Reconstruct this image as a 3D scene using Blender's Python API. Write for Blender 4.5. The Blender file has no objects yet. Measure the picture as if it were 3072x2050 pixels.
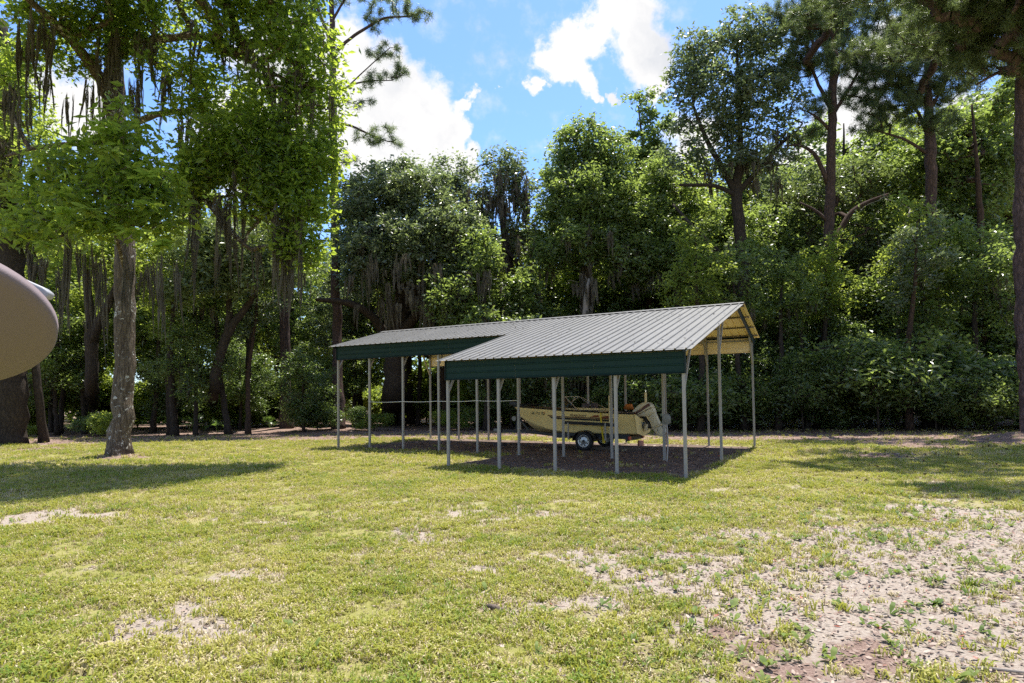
import bpy, bmesh, math, random
import numpy as np
from mathutils import Vector, Matrix

scene = bpy.context.scene
COL = scene.collection
rng = np.random.default_rng(11)
random.seed(5)
R = math.radians

# ------------------------------------------------------------------ camera
F, PITCH, ROLL, CH, CYP = 1888.89, 0.0387, -0.0124, 1.7617, 1122.5
cp, sp, cr, sr = math.cos(PITCH), math.sin(PITCH), math.cos(ROLL), math.sin(ROLL)
fwd = Vector((0, cp, sp)); up0 = Vector((0, -sp, cp)); rt0 = Vector((1, 0, 0))
cx_ax = rt0 * cr + up0 * sr
cy_ax = rt0 * -sr + up0 * cr
cam_d = bpy.data.cameras.new('camera')
cam = bpy.data.objects.new('camera', cam_d); COL.objects.link(cam)
cam.matrix_world = Matrix(((cx_ax.x, cy_ax.x, -fwd.x, 0), (cx_ax.y, cy_ax.y, -fwd.y, 0), (cx_ax.z, cy_ax.z, -fwd.z, CH), (0, 0, 0, 1)))
cam_d.sensor_width = 36; cam_d.lens = F / 3072 * 36
cam_d.shift_y = (CYP - 1025) / 3072
cam_d.clip_start = 0.05; cam_d.clip_end = 2000
scene.camera = cam

# ------------------------------------------------------------------ light
SUN_EL, SUN_AZ = 74.0, 30.0          # azimuth clockwise from +Y
sv = Vector((math.sin(R(SUN_AZ)) * math.cos(R(SUN_EL)), math.cos(R(SUN_AZ)) * math.cos(R(SUN_EL)), math.sin(R(SUN_EL))))
sun_d = bpy.data.lights.new('sun', 'SUN'); sun_d.energy = 4.0; sun_d.angle = R(0.53); sun_d.color = (1.0, 0.955, 0.87)
sun = bpy.data.objects.new('sun', sun_d); COL.objects.link(sun)
sun.rotation_euler = sv.to_track_quat('Z', 'Y').to_euler(); sun.location = (0, 0, 60)
vs = scene.view_settings
vs.view_transform = 'Standard'; vs.look = 'None'; vs.gamma = 1; vs.use_curve_mapping = False
vs.exposure = 1.35
SKY_STRENGTH = 0.118
scene.cycles.use_denoising = False; scene.cycles.max_bounces = 7; scene.cycles.transmission_bounces = 5; scene.cycles.diffuse_bounces = 4
scene.cycles.caustics_reflective = False; scene.cycles.caustics_refractive = False

K = 3072 / 2350.0
def ray(x, y):
    """direction of the photo's pixel (2350-wide coordinates)"""
    a = (x * K - 1536) / F; b = (CYP - y * K) / F
    return (cx_ax * a + cy_ax * b + fwd)
def D(x, y, Y):
    d = ray(x, y); t = Y / d.y
    return np.array((d.x * t, Y, CH + d.z * t))
def G(x, y, z=0.0):
    d = ray(x, y); t = (z - CH) / d.z
    return np.array((d.x * t, d.y * t, z))
def mpp(Y): return K / F * Y       # metres per (2350-wide) pixel at depth Y

# ------------------------------------------------------------------ world: sky and clouds
world = bpy.data.worlds.new('World'); scene.world = world; world.use_nodes = True
wn = world.node_tree; wn.nodes.clear()
def N(t, kind, **kw):
    n = t.nodes.new(kind)
    for k, v in kw.items():
        if k == 'inp':
            for a, b in v.items(): n.inputs[a].default_value = b
        else: setattr(n, k, v)
    return n
def mth(t, op, a, b=None, c=None, clamp=False):
    n = t.nodes.new('ShaderNodeMath'); n.operation = op; n.use_clamp = clamp
    for i, v in enumerate((a, b, c)):
        if v is None: continue
        if isinstance(v, (int, float)): n.inputs[i].default_value = v
        else: t.links.new(v, n.inputs[i])
    return n.outputs[0]
wo = N(wn, 'ShaderNodeOutputWorld'); bg = N(wn, 'ShaderNodeBackground', inp={'Strength': SKY_STRENGTH})
sky = N(wn, 'ShaderNodeTexSky', sky_type='NISHITA', sun_disc=False, sun_elevation=R(SUN_EL), sun_rotation=R(SUN_AZ), altitude=0, air_density=1.0, dust_density=0.6, ozone_density=2.5)
tc = N(wn, 'ShaderNodeTexCoord')
nrm = N(wn, 'ShaderNodeVectorMath', operation='NORMALIZE'); wn.links.new(tc.outputs['Generated'], nrm.inputs[0])
n1 = N(wn, 'ShaderNodeTexNoise', inp={'Scale': 7.0, 'Detail': 8.0, 'Roughness': 0.62}); wn.links.new(nrm.outputs[0], n1.inputs['Vector'])
dis = N(wn, 'ShaderNodeVectorMath', operation='MULTIPLY_ADD'); dis.inputs[1].default_value = (0.17, 0.17, 0.17)
sub = N(wn, 'ShaderNodeVectorMath', operation='SUBTRACT'); sub.inputs[1].default_value = (0.5, 0.5, 0.5)
wn.links.new(n1.outputs['Color'], sub.inputs[0]); wn.links.new(sub.outputs[0], dis.inputs[0]); wn.links.new(nrm.outputs[0], dis.inputs[2])
# cumulus heaps: (x, y, radius) on the dome
heaps = [(840, 300, 150), (880, 200, 95), (800, 150, 80), (960, 240, 85), (1010, 300, 70), (950, 350, 110), (1060, 330, 45), (1095, 215, 26),
         (1068, 250, 30), (1040, 350, 55), (1146, 205, 15), (1245, 215, 28), (1290, 130, 55), (1310, 180, 42), (1360, 90, 50), (1420, 40, 85), (1480, 110, 70), (1500, 170, 42), (1390, 200, 24),
         (1345, 205, 20), (720, 260, 110), (640, 120, 90), (560, 330, 120), (1090, 395, 40), (1305, 395, 30), (1950, 250, 80), (1880, 360, 110), (2050, 150, 60), (1990, 330, 90), (2250, 330, 120), (1560, 330, 70), (150, 220, 80)]
acc = None
for x, y, r in heaps:
    d = ray(x, y).normalized(); ra = r * K / F
    vd = N(wn, 'ShaderNodeVectorMath', operation='DISTANCE'); wn.links.new(dis.outputs[0], vd.inputs[0]); vd.inputs[1].default_value = d
    v = mth(wn, 'MULTIPLY_ADD', vd.outputs['Value'], -1.0 / ra, 1.0)
    v = mth(wn, 'MAXIMUM', v, -0.6)
    acc = v if acc is None else mth(wn, 'SMOOTH_MAX', acc, v, 0.25)
# unseen cumulus over the rest of the sky, cover raised to add fill light
n2 = N(wn, 'ShaderNodeTexNoise', inp={'Scale': 2.6, 'Detail': 8.0, 'Roughness': 0.55}); wn.links.new(nrm.outputs[0], n2.inputs['Vector'])
away = N(wn, 'ShaderNodeVectorMath', operation='DISTANCE'); wn.links.new(nrm.outputs[0], away.inputs[0]); away.inputs[1].default_value = ray(1175, 300).normalized()
aw = N(wn, 'ShaderNodeMapRange', inp={'From Min': 0.55, 'From Max': 0.85}); wn.links.new(away.outputs['Value'], aw.inputs['Value'])
gen = mth(wn, 'MULTIPLY_ADD', n2.outputs['Fac'], 3.0, -1.48)
gen = mth(wn, 'MULTIPLY', gen, aw.outputs[0])
acc = mth(wn, 'MAXIMUM', acc, gen)
n3 = N(wn, 'ShaderNodeTexNoise', inp={'Scale': 26.0, 'Detail': 6.0, 'Roughness': 0.6}); wn.links.new(nrm.outputs[0], n3.inputs['Vector'])
acc = mth(wn, 'ADD', acc, mth(wn, 'MULTIPLY_ADD', n3.outputs['Fac'], 0.7, -0.35))
cov = N(wn, 'ShaderNodeMapRange', interpolation_type='SMOOTHSTEP', inp={'From Min': -0.02, 'From Max': 0.38}); wn.links.new(acc, cov.inputs['Value'])
shade = N(wn, 'ShaderNodeMapRange', interpolation_type='SMOOTHSTEP', inp={'From Min': 0.38, 'From Max': 0.85, 'To Min': 0.0, 'To Max': 1.0})
n4 = N(wn, 'ShaderNodeTexNoise', inp={'Scale': 9.0, 'Detail': 4.0}); wn.links.new(dis.outputs[0], n4.inputs['Vector'])
wn.links.new(n4.outputs['Fac'], shade.inputs['Value'])
ccol = N(wn, 'ShaderNodeMix', data_type='RGBA'); ccol.inputs[6].default_value = (3.6, 3.55, 3.5, 1); ccol.inputs[7].default_value = (2.4, 2.5, 2.7, 1)
wn.links.new(shade.outputs[0], ccol.inputs[0])
skyb = N(wn, 'ShaderNodeMix', data_type='RGBA', blend_type='MULTIPLY', inp={0: 1.0}); skyb.inputs[7].default_value = (0.64, 0.78, 1.0, 1)
wn.links.new(sky.outputs[0], skyb.inputs[6])
cm = N(wn, 'ShaderNodeMix', data_type='RGBA'); wn.links.new(cov.outputs[0], cm.inputs[0]); wn.links.new(skyb.outputs[2], cm.inputs[6]); wn.links.new(ccol.outputs[2], cm.inputs[7])
wn.links.new(cm.outputs[2], bg.inputs['Color']); wn.links.new(bg.outputs[0], wo.inputs[0])

# ------------------------------------------------------------------ materials
def mat(name):
    m = bpy.data.materials.new(name); m.use_nodes = True
    t = m.node_tree; b = t.nodes['Principled BSDF']
    return m, t, b
def simple(name, col, rough=0.5, metal=0.0, var=0.15, scale=6.0, bump=0.0, bscale=40.0, spec=0.5):
    m, t, b = mat(name)
    b.inputs['Roughness'].default_value = rough; b.inputs['Metallic'].default_value = metal
    b.inputs['Specular IOR Level'].default_value = spec
    g = N(t, 'ShaderNodeNewGeometry')
    n = N(t, 'ShaderNodeTexNoise', inp={'Scale': scale, 'Detail': 6.0, 'Roughness': 0.65}); t.links.new(g.outputs['Position'], n.inputs['Vector'])
    r = N(t, 'ShaderNodeMix', data_type='RGBA')
    c = np.array(col)
    r.inputs[6].default_value = (*(c * (1 - var)), 1); r.inputs[7].default_value = (*np.minimum(c * (1 + var), 1), 1)
    t.links.new(n.outputs['Fac'], r.inputs[0]); t.links.new(r.outputs[2], b.inputs['Base Color'])
    if bump:
        n2 = N(t, 'ShaderNodeTexNoise', inp={'Scale': bscale, 'Detail': 5.0}); t.links.new(g.outputs['Position'], n2.inputs['Vector'])
        bp = N(t, 'ShaderNodeBump', inp={'Strength': bump, 'Distance': 0.02}); t.links.new(n2.outputs['Fac'], bp.inputs['Height']); t.links.new(bp.outputs[0], b.inputs['Normal'])
    return m
def leaf_mat(name, c1, c2, trans, tw=0.42, rough=0.38, spec=0.5, nscale=0.7):
    m, t, b = mat(name)
    g = N(t, 'ShaderNodeNewGeometry')
    n = N(t, 'ShaderNodeTexNoise', inp={'Scale': nscale, 'Detail': 3.0}); t.links.new(g.outputs['Position'], n.inputs['Vector'])
    f = mth(t, 'MULTIPLY_ADD', g.outputs['Random Per Island'], 0.6, mth(t, 'MULTIPLY_ADD', n.outputs['Fac'], 1.4, -0.5), clamp=True)
    mx = N(t, 'ShaderNodeMix', data_type='RGBA'); mx.inputs[6].default_value = (*c1, 1); mx.inputs[7].default_value = (*c2, 1)
    t.links.new(f, mx.inputs[0]); t.links.new(mx.outputs[2], b.inputs['Base Color'])
    b.inputs['Roughness'].default_value = rough; b.inputs['Specular IOR Level'].default_value = spec
    tr = N(t, 'ShaderNodeBsdfTranslucent')
    tm = N(t, 'ShaderNodeMix', data_type='RGBA', blend_type='MULTIPLY', inp={0: 0.6}); tm.inputs[6].default_value = (*trans, 1)
    tm2 = N(t, 'ShaderNodeMix', data_type='RGBA'); tm2.inputs[6].default_value = (*(np.array(trans) * 0.75), 1); tm2.inputs[7].default_value = (*np.minimum(np.array(trans) * 1.25, 1), 1)
    t.links.new(f, tm2.inputs[0]); t.links.new(tm2.outputs[2], tr.inputs['Color'])
    ms = N(t, 'ShaderNodeMixShader', inp={0: tw}); t.links.new(b.outputs[0], ms.inputs[1]); t.links.new(tr.outputs[0], ms.inputs[2])
    t.links.new(ms.outputs[0], t.nodes['Material Output'].inputs[0])
    return m
def bark_mat(name, dark, light, vscale=(9, 9, 2.2), bump=0.9, lichen=None, moss=0.0):
    m, t, b = mat(name)
    g = N(t, 'ShaderNodeNewGeometry')
    mp = N(t, 'ShaderNodeMapping'); mp.inputs['Scale'].default_value = vscale; t.links.new(g.outputs['Position'], mp.inputs['Vector'])
    nz = N(t, 'ShaderNodeTexNoise', inp={'Scale': 1.2, 'Detail': 5.0, 'Distortion': 0.6}); t.links.new(mp.outputs[0], nz.inputs['Vector'])
    vo = N(t, 'ShaderNodeTexVoronoi', feature='DISTANCE_TO_EDGE', inp={'Scale': 1.0}); 
    av = N(t, 'ShaderNodeVectorMath', operation='MULTIPLY_ADD'); av.inputs[1].default_value = (0.7, 0.7, 0.7)
    t.links.new(nz.outputs['Color'], av.inputs[0]); t.links.new(mp.outputs[0], av.inputs[2]); t.links.new(av.outputs[0], vo.inputs['Vector'])
    e = N(t, 'ShaderNodeMapRange', inp={'From Min': 0.0, 'From Max': 0.28}); t.links.new(vo.outputs['Distance'], e.inputs['Value'])
    mp2 = N(t, 'ShaderNodeMapping'); mp2.inputs['Scale'].default_value = (vscale[0] * 2.6, vscale[1] * 2.6, vscale[2] * 1.5); t.links.new(g.outputs['Position'], mp2.inputs['Vector'])
    nr = N(t, 'ShaderNodeTexNoise', inp={'Scale': 1.0, 'Detail': 6.0, 'Roughness': 0.65, 'Distortion': 0.8}); t.links.new(mp2.outputs[0], nr.inputs['Vector'])
    rd = mth(t, 'MULTIPLY', mth(t, 'ABSOLUTE', mth(t, 'ADD', nr.outputs['Fac'], -0.5)), 4.2, clamp=True)
    big = N(t, 'ShaderNodeTexNoise', inp={'Scale': 1.3, 'Detail': 3.0}); t.links.new(g.outputs['Position'], big.inputs['Vector'])
    f = mth(t, 'MULTIPLY', mth(t, 'MULTIPLY_ADD', e.outputs[0], 0.32, mth(t, 'MULTIPLY', rd, 0.75)), mth(t, 'MULTIPLY_ADD', big.outputs['Fac'], 1.1, 0.35), clamp=True)
    mx = N(t, 'ShaderNodeMix', data_type='RGBA'); mx.inputs[6].default_value = (*dark, 1); mx.inputs[7].default_value = (*light, 1)
    t.links.new(f, mx.inputs[0]); out = mx.outputs[2]
    if lichen:
        ln = N(t, 'ShaderNodeTexNoise', inp={'Scale': 7.0, 'Detail': 7.0, 'Roughness': 0.7, 'Distortion': 0.4}); t.links.new(g.outputs['Position'], ln.inputs['Vector'])
        ln2 = N(t, 'ShaderNodeTexNoise', inp={'Scale': 1.1, 'Detail': 2.0}); t.links.new(g.outputs['Position'], ln2.inputs['Vector'])
        lr = N(t, 'ShaderNodeMapRange', inp={'From Min': 0.60, 'From Max': 0.64})
        t.links.new(mth(t, 'MULTIPLY_ADD', ln2.outputs['Fac'], 0.35, mth(t, 'ADD', ln.outputs['Fac'], -0.16)), lr.inputs['Value'])
        m2 = N(t, 'ShaderNodeMix', data_type='RGBA'); m2.inputs[7].default_value = (*lichen, 1)
        t.links.new(lr.outputs[0], m2.inputs[0]); t.links.new(out, m2.inputs[6]); out = m2.outputs[2]
    t.links.new(out, b.inputs['Base Color']); b.inputs['Roughness'].default_value = 0.9; b.inputs['Specular IOR Level'].default_value = 0.2
    bp = N(t, 'ShaderNodeBump', inp={'Strength': bump, 'Distance': 0.035}); t.links.new(f, bp.inputs['Height']); t.links.new(bp.outputs[0], b.inputs['Normal'])
    return m

M_HICK = leaf_mat('hickory_leaf', (0.030, 0.066, 0.014), (0.085, 0.135, 0.025), (0.48, 0.60, 0.06), tw=0.52, rough=0.4, spec=0.35)
M_OAKF = leaf_mat('oak_leaf', (0.045, 0.066, 0.030), (0.130, 0.155, 0.085), (0.30, 0.38, 0.12), tw=0.38, rough=0.3, spec=0.8)
M_GUM = leaf_mat('gum_leaf', (0.040, 0.072, 0.022), (0.125, 0.165, 0.055), (0.36, 0.47, 0.09), tw=0.45, rough=0.32, spec=0.7)
M_SUNNY = leaf_mat('sunny_leaf', (0.06, 0.10, 0.018), (0.15, 0.19, 0.04), (0.46, 0.56, 0.08), tw=0.5, rough=0.4, spec=0.4)
M_SHRUB = leaf_mat('shrub_leaf', (0.034, 0.062, 0.022), (0.11, 0.145, 0.052), (0.30, 0.42, 0.09), tw=0.42, rough=0.3, spec=0.7)
M_PALE = leaf_mat('pale_leaf', (0.07, 0.10, 0.04), (0.14, 0.17, 0.07), (0.25, 0.32, 0.08), tw=0.35, rough=0.35, spec=0.5)
M_NEEDLE = leaf_mat('pine_needle', (0.040, 0.066, 0.028), (0.105, 0.135, 0.055), (0.26, 0.34, 0.09), tw=0.36, rough=0.4, spec=0.45)
M_FROND = leaf_mat('palmetto_leaf', (0.05, 0.10, 0.03), (0.11, 0.17, 0.05), (0.2, 0.32, 0.05), tw=0.35, rough=0.35)
M_MOSS = leaf_mat('spanish_moss', (0.075, 0.066, 0.050), (0.20, 0.18, 0.14), (0.18, 0.145, 0.09), tw=0.3, rough=0.9, spec=0.1, nscale=1.5)
M_BARKH = bark_mat('hickory_bark', (0.055, 0.04, 0.03), (0.33, 0.26, 0.19), (8, 8, 1.6), 1.0, lichen=(0.62, 0.60, 0.55))
M_BARKP = bark_mat('pine_bark', (0.035, 0.025, 0.022), (0.20, 0.125, 0.105), (7, 7, 2.4), 1.0)
M_BARKPP = bark_mat('pink_pine_bark', (0.05, 0.034, 0.032), (0.27, 0.18, 0.165), (6, 6, 2.2), 1.0)
M_BARKO = bark_mat('oak_bark', (0.022, 0.017, 0.014), (0.11, 0.082, 0.062), (10, 10, 2.5), 0.9)
M_BARKR = bark_mat('brown_bark', (0.03, 0.02, 0.015), (0.16, 0.095, 0.065), (10, 10, 2.5), 0.9)
M_TWIG = simple('twig_bark', (0.05, 0.038, 0.03), 0.9)
M_DEAD = simple('dead_twig', (0.22, 0.19, 0.16), 0.9)
M_GALV = simple('galvanized_steel', (0.29, 0.265, 0.235), 0.5, 0.15, 0.14, 9.0)
M_CREAM = simple('cream_paint', (0.86, 0.68, 0.40), 0.5, 0, 0.08, 3.0)
M_GREEN = simple('green_paint', (0.005, 0.024, 0.018), 0.55, 0, 0.25, 2.5, spec=0.2)
M_DGREEN = simple('dark_green_trim', (0.005, 0.014, 0.013), 0.55, 0, 0.2, 3.0, spec=0.2)
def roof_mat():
    m, t, b = mat('weathered_sheen_roof_paint')
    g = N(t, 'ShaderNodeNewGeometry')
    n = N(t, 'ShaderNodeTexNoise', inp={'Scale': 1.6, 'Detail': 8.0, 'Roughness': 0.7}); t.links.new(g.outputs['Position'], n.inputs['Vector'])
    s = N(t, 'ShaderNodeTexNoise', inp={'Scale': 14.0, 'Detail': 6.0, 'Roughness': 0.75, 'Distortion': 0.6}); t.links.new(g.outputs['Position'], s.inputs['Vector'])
    mx = N(t, 'ShaderNodeMix', data_type='RGBA'); mx.inputs[6].default_value = (0.120, 0.116, 0.107, 1); mx.inputs[7].default_value = (0.172, 0.166, 0.154, 1)  # weathered green metal; the sun's grey sheen is put into this colour
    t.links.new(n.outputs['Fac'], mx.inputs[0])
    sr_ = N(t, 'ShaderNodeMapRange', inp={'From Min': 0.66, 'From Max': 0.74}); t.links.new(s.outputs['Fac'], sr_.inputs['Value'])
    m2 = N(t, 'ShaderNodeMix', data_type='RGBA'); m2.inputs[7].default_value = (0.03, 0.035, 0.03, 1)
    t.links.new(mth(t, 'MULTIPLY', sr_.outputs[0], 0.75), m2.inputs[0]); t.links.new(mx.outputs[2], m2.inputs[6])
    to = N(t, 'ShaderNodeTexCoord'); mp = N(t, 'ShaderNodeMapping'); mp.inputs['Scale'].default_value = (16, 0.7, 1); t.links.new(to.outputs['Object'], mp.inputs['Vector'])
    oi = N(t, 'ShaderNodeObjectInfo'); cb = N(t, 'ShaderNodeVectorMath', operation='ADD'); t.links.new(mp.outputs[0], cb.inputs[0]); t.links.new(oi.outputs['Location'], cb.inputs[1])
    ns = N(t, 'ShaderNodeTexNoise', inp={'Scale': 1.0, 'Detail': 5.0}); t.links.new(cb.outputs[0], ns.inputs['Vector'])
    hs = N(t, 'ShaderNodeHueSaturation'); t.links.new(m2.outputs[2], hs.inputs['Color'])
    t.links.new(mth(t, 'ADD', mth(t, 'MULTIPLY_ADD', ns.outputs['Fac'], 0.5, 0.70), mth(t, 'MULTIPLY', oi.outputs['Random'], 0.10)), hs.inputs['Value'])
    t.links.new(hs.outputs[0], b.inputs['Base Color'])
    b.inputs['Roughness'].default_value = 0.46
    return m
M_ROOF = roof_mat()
M_PURLIN = simple('purlin_steel', (0.16, 0.13, 0.11), 0.5, 0.2)
M_ROPE = simple('rope', (0.7, 0.68, 0.62), 0.8)
M_HULL = simple('boat_cream_paint', (0.80, 0.60, 0.25), 0.32, 0, 0.06, 3.0)
M_HULLB = simple('boat_bottom_paint', (0.62, 0.47, 0.22), 0.45, 0, 0.18, 4.0)
M_BROWN = simple('brown_stripe', (0.10, 0.028, 0.018), 0.4)
M_DARK = simple('dark_trim', (0.012, 0.011, 0.012), 0.5)
M_RUST = simple('rust_red_stripe', (0.22, 0.055, 0.022), 0.45)
M_BLACK = simple('black_rubber', (0.012, 0.012, 0.013), 0.75)
M_TRAIL = simple('trailer_paint', (0.016, 0.016, 0.018), 0.5)
M_CHROME = simple('wheel_steel', (0.42, 0.42, 0.41), 0.34, 0.75)
M_ALU = simple('aluminium', (0.62, 0.60, 0.54), 0.35, 0.7)
M_MOTOR = simple('outboard_white', (0.62, 0.54, 0.37), 0.35, 0, 0.08)
M_GREY = simple('grey_mechanism', (0.20, 0.19, 0.17), 0.45, 0.4, 0.4, 25)
M_YEL = simple('yellow_strap', (0.62, 0.46, 0.01), 0.6)
M_PVC = simple('cream_pipe', (0.72, 0.58, 0.30), 0.4)
M_ORANGE = simple('orange_cloth', (0.45, 0.14, 0.02), 0.8)
M_AMBER = simple('amber_lens', (0.6, 0.12, 0.01), 0.3)
M_REDL = simple('red_lens', (0.5, 0.05, 0.03), 0.3)
M_SEAT = simple('brown_vinyl', (0.06, 0.035, 0.028), 0.5)
M_DISH = simple('dish_paint', (0.15, 0.115, 0.12), 0.75, 0, 0.06, 220.0, 0.15, 400.0)
M_LNB = simple('pale_plastic', (0.30, 0.30, 0.31), 0.4)
M_WOOD = simple('weathered_wood', (0.10, 0.075, 0.055), 0.9, 0, 0.5, 14.0, 0.5)
M_CONE = simple('pine_cone_brown', (0.06, 0.035, 0.022), 0.9, 0, 0.4, 60)
M_BLOCK = simple('dark_block', (0.05, 0.042, 0.042), 0.9, 0, 0.3, 20, 0.5)
def glass_mat():
    m, t, b = mat('windshield_glass')
    b.inputs['Base Color'].default_value = (0.75, 0.8, 0.8, 1); b.inputs['Roughness'].default_value = 0.05
    b.inputs['Transmission Weight'].default_value = 1.0; b.inputs['IOR'].default_value = 1.1
    n = N(t, 'ShaderNodeTexNoise', inp={'Scale': 12.0}); mr = N(t, 'ShaderNodeMapRange', inp={'To Min': 0.03, 'To Max': 0.14}); t.links.new(n.outputs['Fac'], mr.inputs['Value']); t.links.new(mr.outputs[0], b.inputs['Roughness'])
    return m
M_GLASS = glass_mat()

# ------------------------------------------------------------------ mesh helpers
def mesh_np(name, V, faces, mats, midx=None, smooth=False):
    """faces: list of int arrays (n,3)/(n,4)"""
    V = np.asarray(V, np.float32)
    me = bpy.data.meshes.new(name)
    faces = [np.asarray(f, np.int32) for f in faces if len(f)]
    me.vertices.add(len(V)); me.vertices.foreach_set('co', V.ravel())
    loops = np.concatenate([f.ravel() for f in faces])
    tot = np.concatenate([np.full(len(f), f.shape[1], np.int32) for f in faces])
    start = np.concatenate([[0], np.cumsum(tot)[:-1]]).astype(np.int32)
    me.loops.add(len(loops)); me.loops.foreach_set('vertex_index', loops)
    me.polygons.add(len(tot)); me.polygons.foreach_set('loop_start', start)
    if midx is not None: me.polygons.foreach_set('material_index', np.asarray(midx, np.int32))
    me.polygons.foreach_set('use_smooth', np.full(len(tot), smooth, bool))
    for m in (mats if isinstance(mats, (list, tuple)) else [mats]): me.materials.append(m)
    me.update(calc_edges=True)
    return me
def link(name, me, parent=None, loc=None):
    o = bpy.data.objects.new(name, me); COL.objects.link(o)
    if parent: o.parent = parent
    if loc is not None: o.location = loc
    return o
def tag(o, label=None, cat=None, group=None, kind=None):
    for k, v in (('label', label), ('category', cat), ('group', group), ('kind', kind)):
        if v: o[k] = v
    return o
def thing(name, label, cat, loc=(0, 0, 0), rz=0.0, group=None):
    o = bpy.data.objects.new(name, None); COL.objects.link(o); o.location = loc; o.rotation_euler = (0, 0, rz)
    o.empty_display_size = 0.2
    return tag(o, label, cat, group)
class MB:
    def __init__(s): s.v = []; s.f3 = []; s.f4 = []; s.n = 0
    def add(s, V, f3=None, f4=None):
        V = np.asarray(V, float)
        if f3 is not None and len(f3): s.f3.append(np.asarray(f3) + s.n)
        if f4 is not None and len(f4): s.f4.append(np.asarray(f4) + s.n)
        s.v.append(V); s.n += len(V); return s
    def box(s, c, d, rot=None):
        c = np.array(c, float); d = np.array(d, float) / 2
        v = np.array([[x, y, z] for x in (-1, 1) for y in (-1, 1) for z in (-1, 1)]) * d
        if rot is not None: v = v @ np.array(rot).T
        return s.add(v + c, f4=[(0, 1, 3, 2), (4, 6, 7, 5), (0, 4, 5, 1), (2, 3, 7, 6), (0, 2, 6, 4), (1, 5, 7, 3)])
    def tube(s, pts, rad, n=8, cap=True):
        V, q, t = tube(pts, rad, n, cap); return s.add(V, t, q)
    def bar(s, a, b, w, h):
        """rectangular bar from a to b, w across (horizontal), h vertical"""
        a = np.array(a, float); b = np.array(b, float); d = b - a; L = np.linalg.norm(d); d /= L
        upv = np.array((0, 0, 1.0)) if abs(d[2]) < 0.95 else np.array((0, 1.0, 0))
        sd = np.cross(d, upv); sd /= np.linalg.norm(sd); u2 = np.cross(sd, d)
        return s.box((a + b) / 2, (L, w, h), np.array([d, sd, u2]).T)
    def build(s, name, m, parent=None, smooth=False):
        return link(name, s.mesh(name, m, smooth), parent)
    def mesh(s, name, m, smooth=False):
        f = []
        if s.f3: f.append(np.concatenate(s.f3))
        if s.f4: f.append(np.concatenate(s.f4))
        return mesh_np(name, np.concatenate(s.v), f, m, smooth=smooth)
def tube(pts, rad, n=8, cap=True):
    P = np.asarray(pts, float); k = len(P); rad = np.broadcast_to(np.asarray(rad, float), (k,))
    T = np.gradient(P, axis=0); T /= np.linalg.norm(T, axis=1)[:, None] + 1e-12
    ref = np.array((0.0, 0, 1)) if abs(T[0][2]) < 0.9 else np.array((1.0, 0, 0))
    U = np.cross(T[0], ref); U /= np.linalg.norm(U)
    ang = np.arange(n) * 2 * np.pi / n; V = []
    for i in range(k):
        U = U - T[i] * (U @ T[i]); U /= np.linalg.norm(U) + 1e-12; W = np.cross(T[i], U)
        V.append(P[i] + rad[i] * (np.cos(ang)[:, None] * U + np.sin(ang)[:, None] * W))
    V = np.concatenate(V); q = []
    for i in range(k - 1):
        for j in range(n):
            j2 = (j + 1) % n; q.append((i * n + j, i * n + j2, (i + 1) * n + j2, (i + 1) * n + j))
    t = []
    if cap:
        V = np.vstack([V, P[0], P[-1]]); c0, c1 = k * n, k * n + 1
        for j in range(n):
            j2 = (j + 1) % n; t.append((c0, j2, j)); t.append((c1, (k - 1) * n + j, (k - 1) * n + j2))
    return V, q, t
def prism(poly, y0, y1, bevel=0.0, m=None, name='p'):
    """polygon in x,z extruded along y, bevelled: returns a mesh"""
    bm = bmesh.new()
    vs_ = [bm.verts.new((p[0], y0, p[1])) for p in poly]
    f = bm.faces.new(vs_); r = bmesh.ops.extrude_face_region(bm, geom=[f])
    bmesh.ops.translate(bm, verts=[v for v in r['geom'] if isinstance(v, bmesh.types.BMVert)], vec=(0, y1 - y0, 0))
    bmesh.ops.recalc_face_normals(bm, faces=bm.faces)
    if bevel: bmesh.ops.bevel(bm, geom=bm.edges[:], offset=bevel, segments=2, affect='EDGES', profile=0.6)
    me = bpy.data.meshes.new(name); bm.to_mesh(me); bm.free()
    for p in me.polygons: p.use_smooth = bool(bevel)
    if m: me.materials.append(m)
    return me

# smooth value noise on arrays
def vnoise(x, y, seed=0):
    xi = np.floor(x).astype(np.int64); yi = np.floor(y).astype(np.int64); fx = x - xi; fy = y - yi
    def h(a, b):
        v = (a * 374761393 + b * 668265263 + seed * 974634777) & 0x7fffffff
        v = ((v ^ (v >> 13)) * 1274126177) & 0x7fffffff
        return ((v ^ (v >> 16)) & 0xffff) / 65535.0
    fx = fx * fx * (3 - 2 * fx); fy = fy * fy * (3 - 2 * fy)
    return (h(xi, yi) * (1 - fx) + h(xi + 1, yi) * fx) * (1 - fy) + (h(xi, yi + 1) * (1 - fx) + h(xi + 1, yi + 1) * fx) * fy
def fbm(x, y, s, seed=0, o=4):
    a = 0; w = 1; tw = 0
    for i in range(o):
        a = a + w * vnoise(x * s * 2 ** i, y * s * 2 ** i, seed + i * 17); tw += w; w *= 0.55
    return a / tw
def sstep(a, b, x):
    t = np.clip((x - a) / (b - a), 0, 1); return t * t * (3 - 2 * t)

# ------------------------------------------------------------------ carport frame of reference
TH = -0.5106; CX0, CY0 = -6.4598, 23.4017
ca, sa = math.cos(TH), math.sin(TH)
S = 1.524
VB, VF, ZF, SL, OVW = 5.6736, -3.8007, 2.7497, 0.265, 0.2162
def BL(u, v, z=0.0): return np.array((CX0 + u * ca - v * sa, CY0 + u * sa + v * ca, z))
def to_uv(x, y):
    dx, dy = x - CX0, y - CY0
    return dx * ca + dy * sa, -dx * sa + dy * ca

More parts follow.
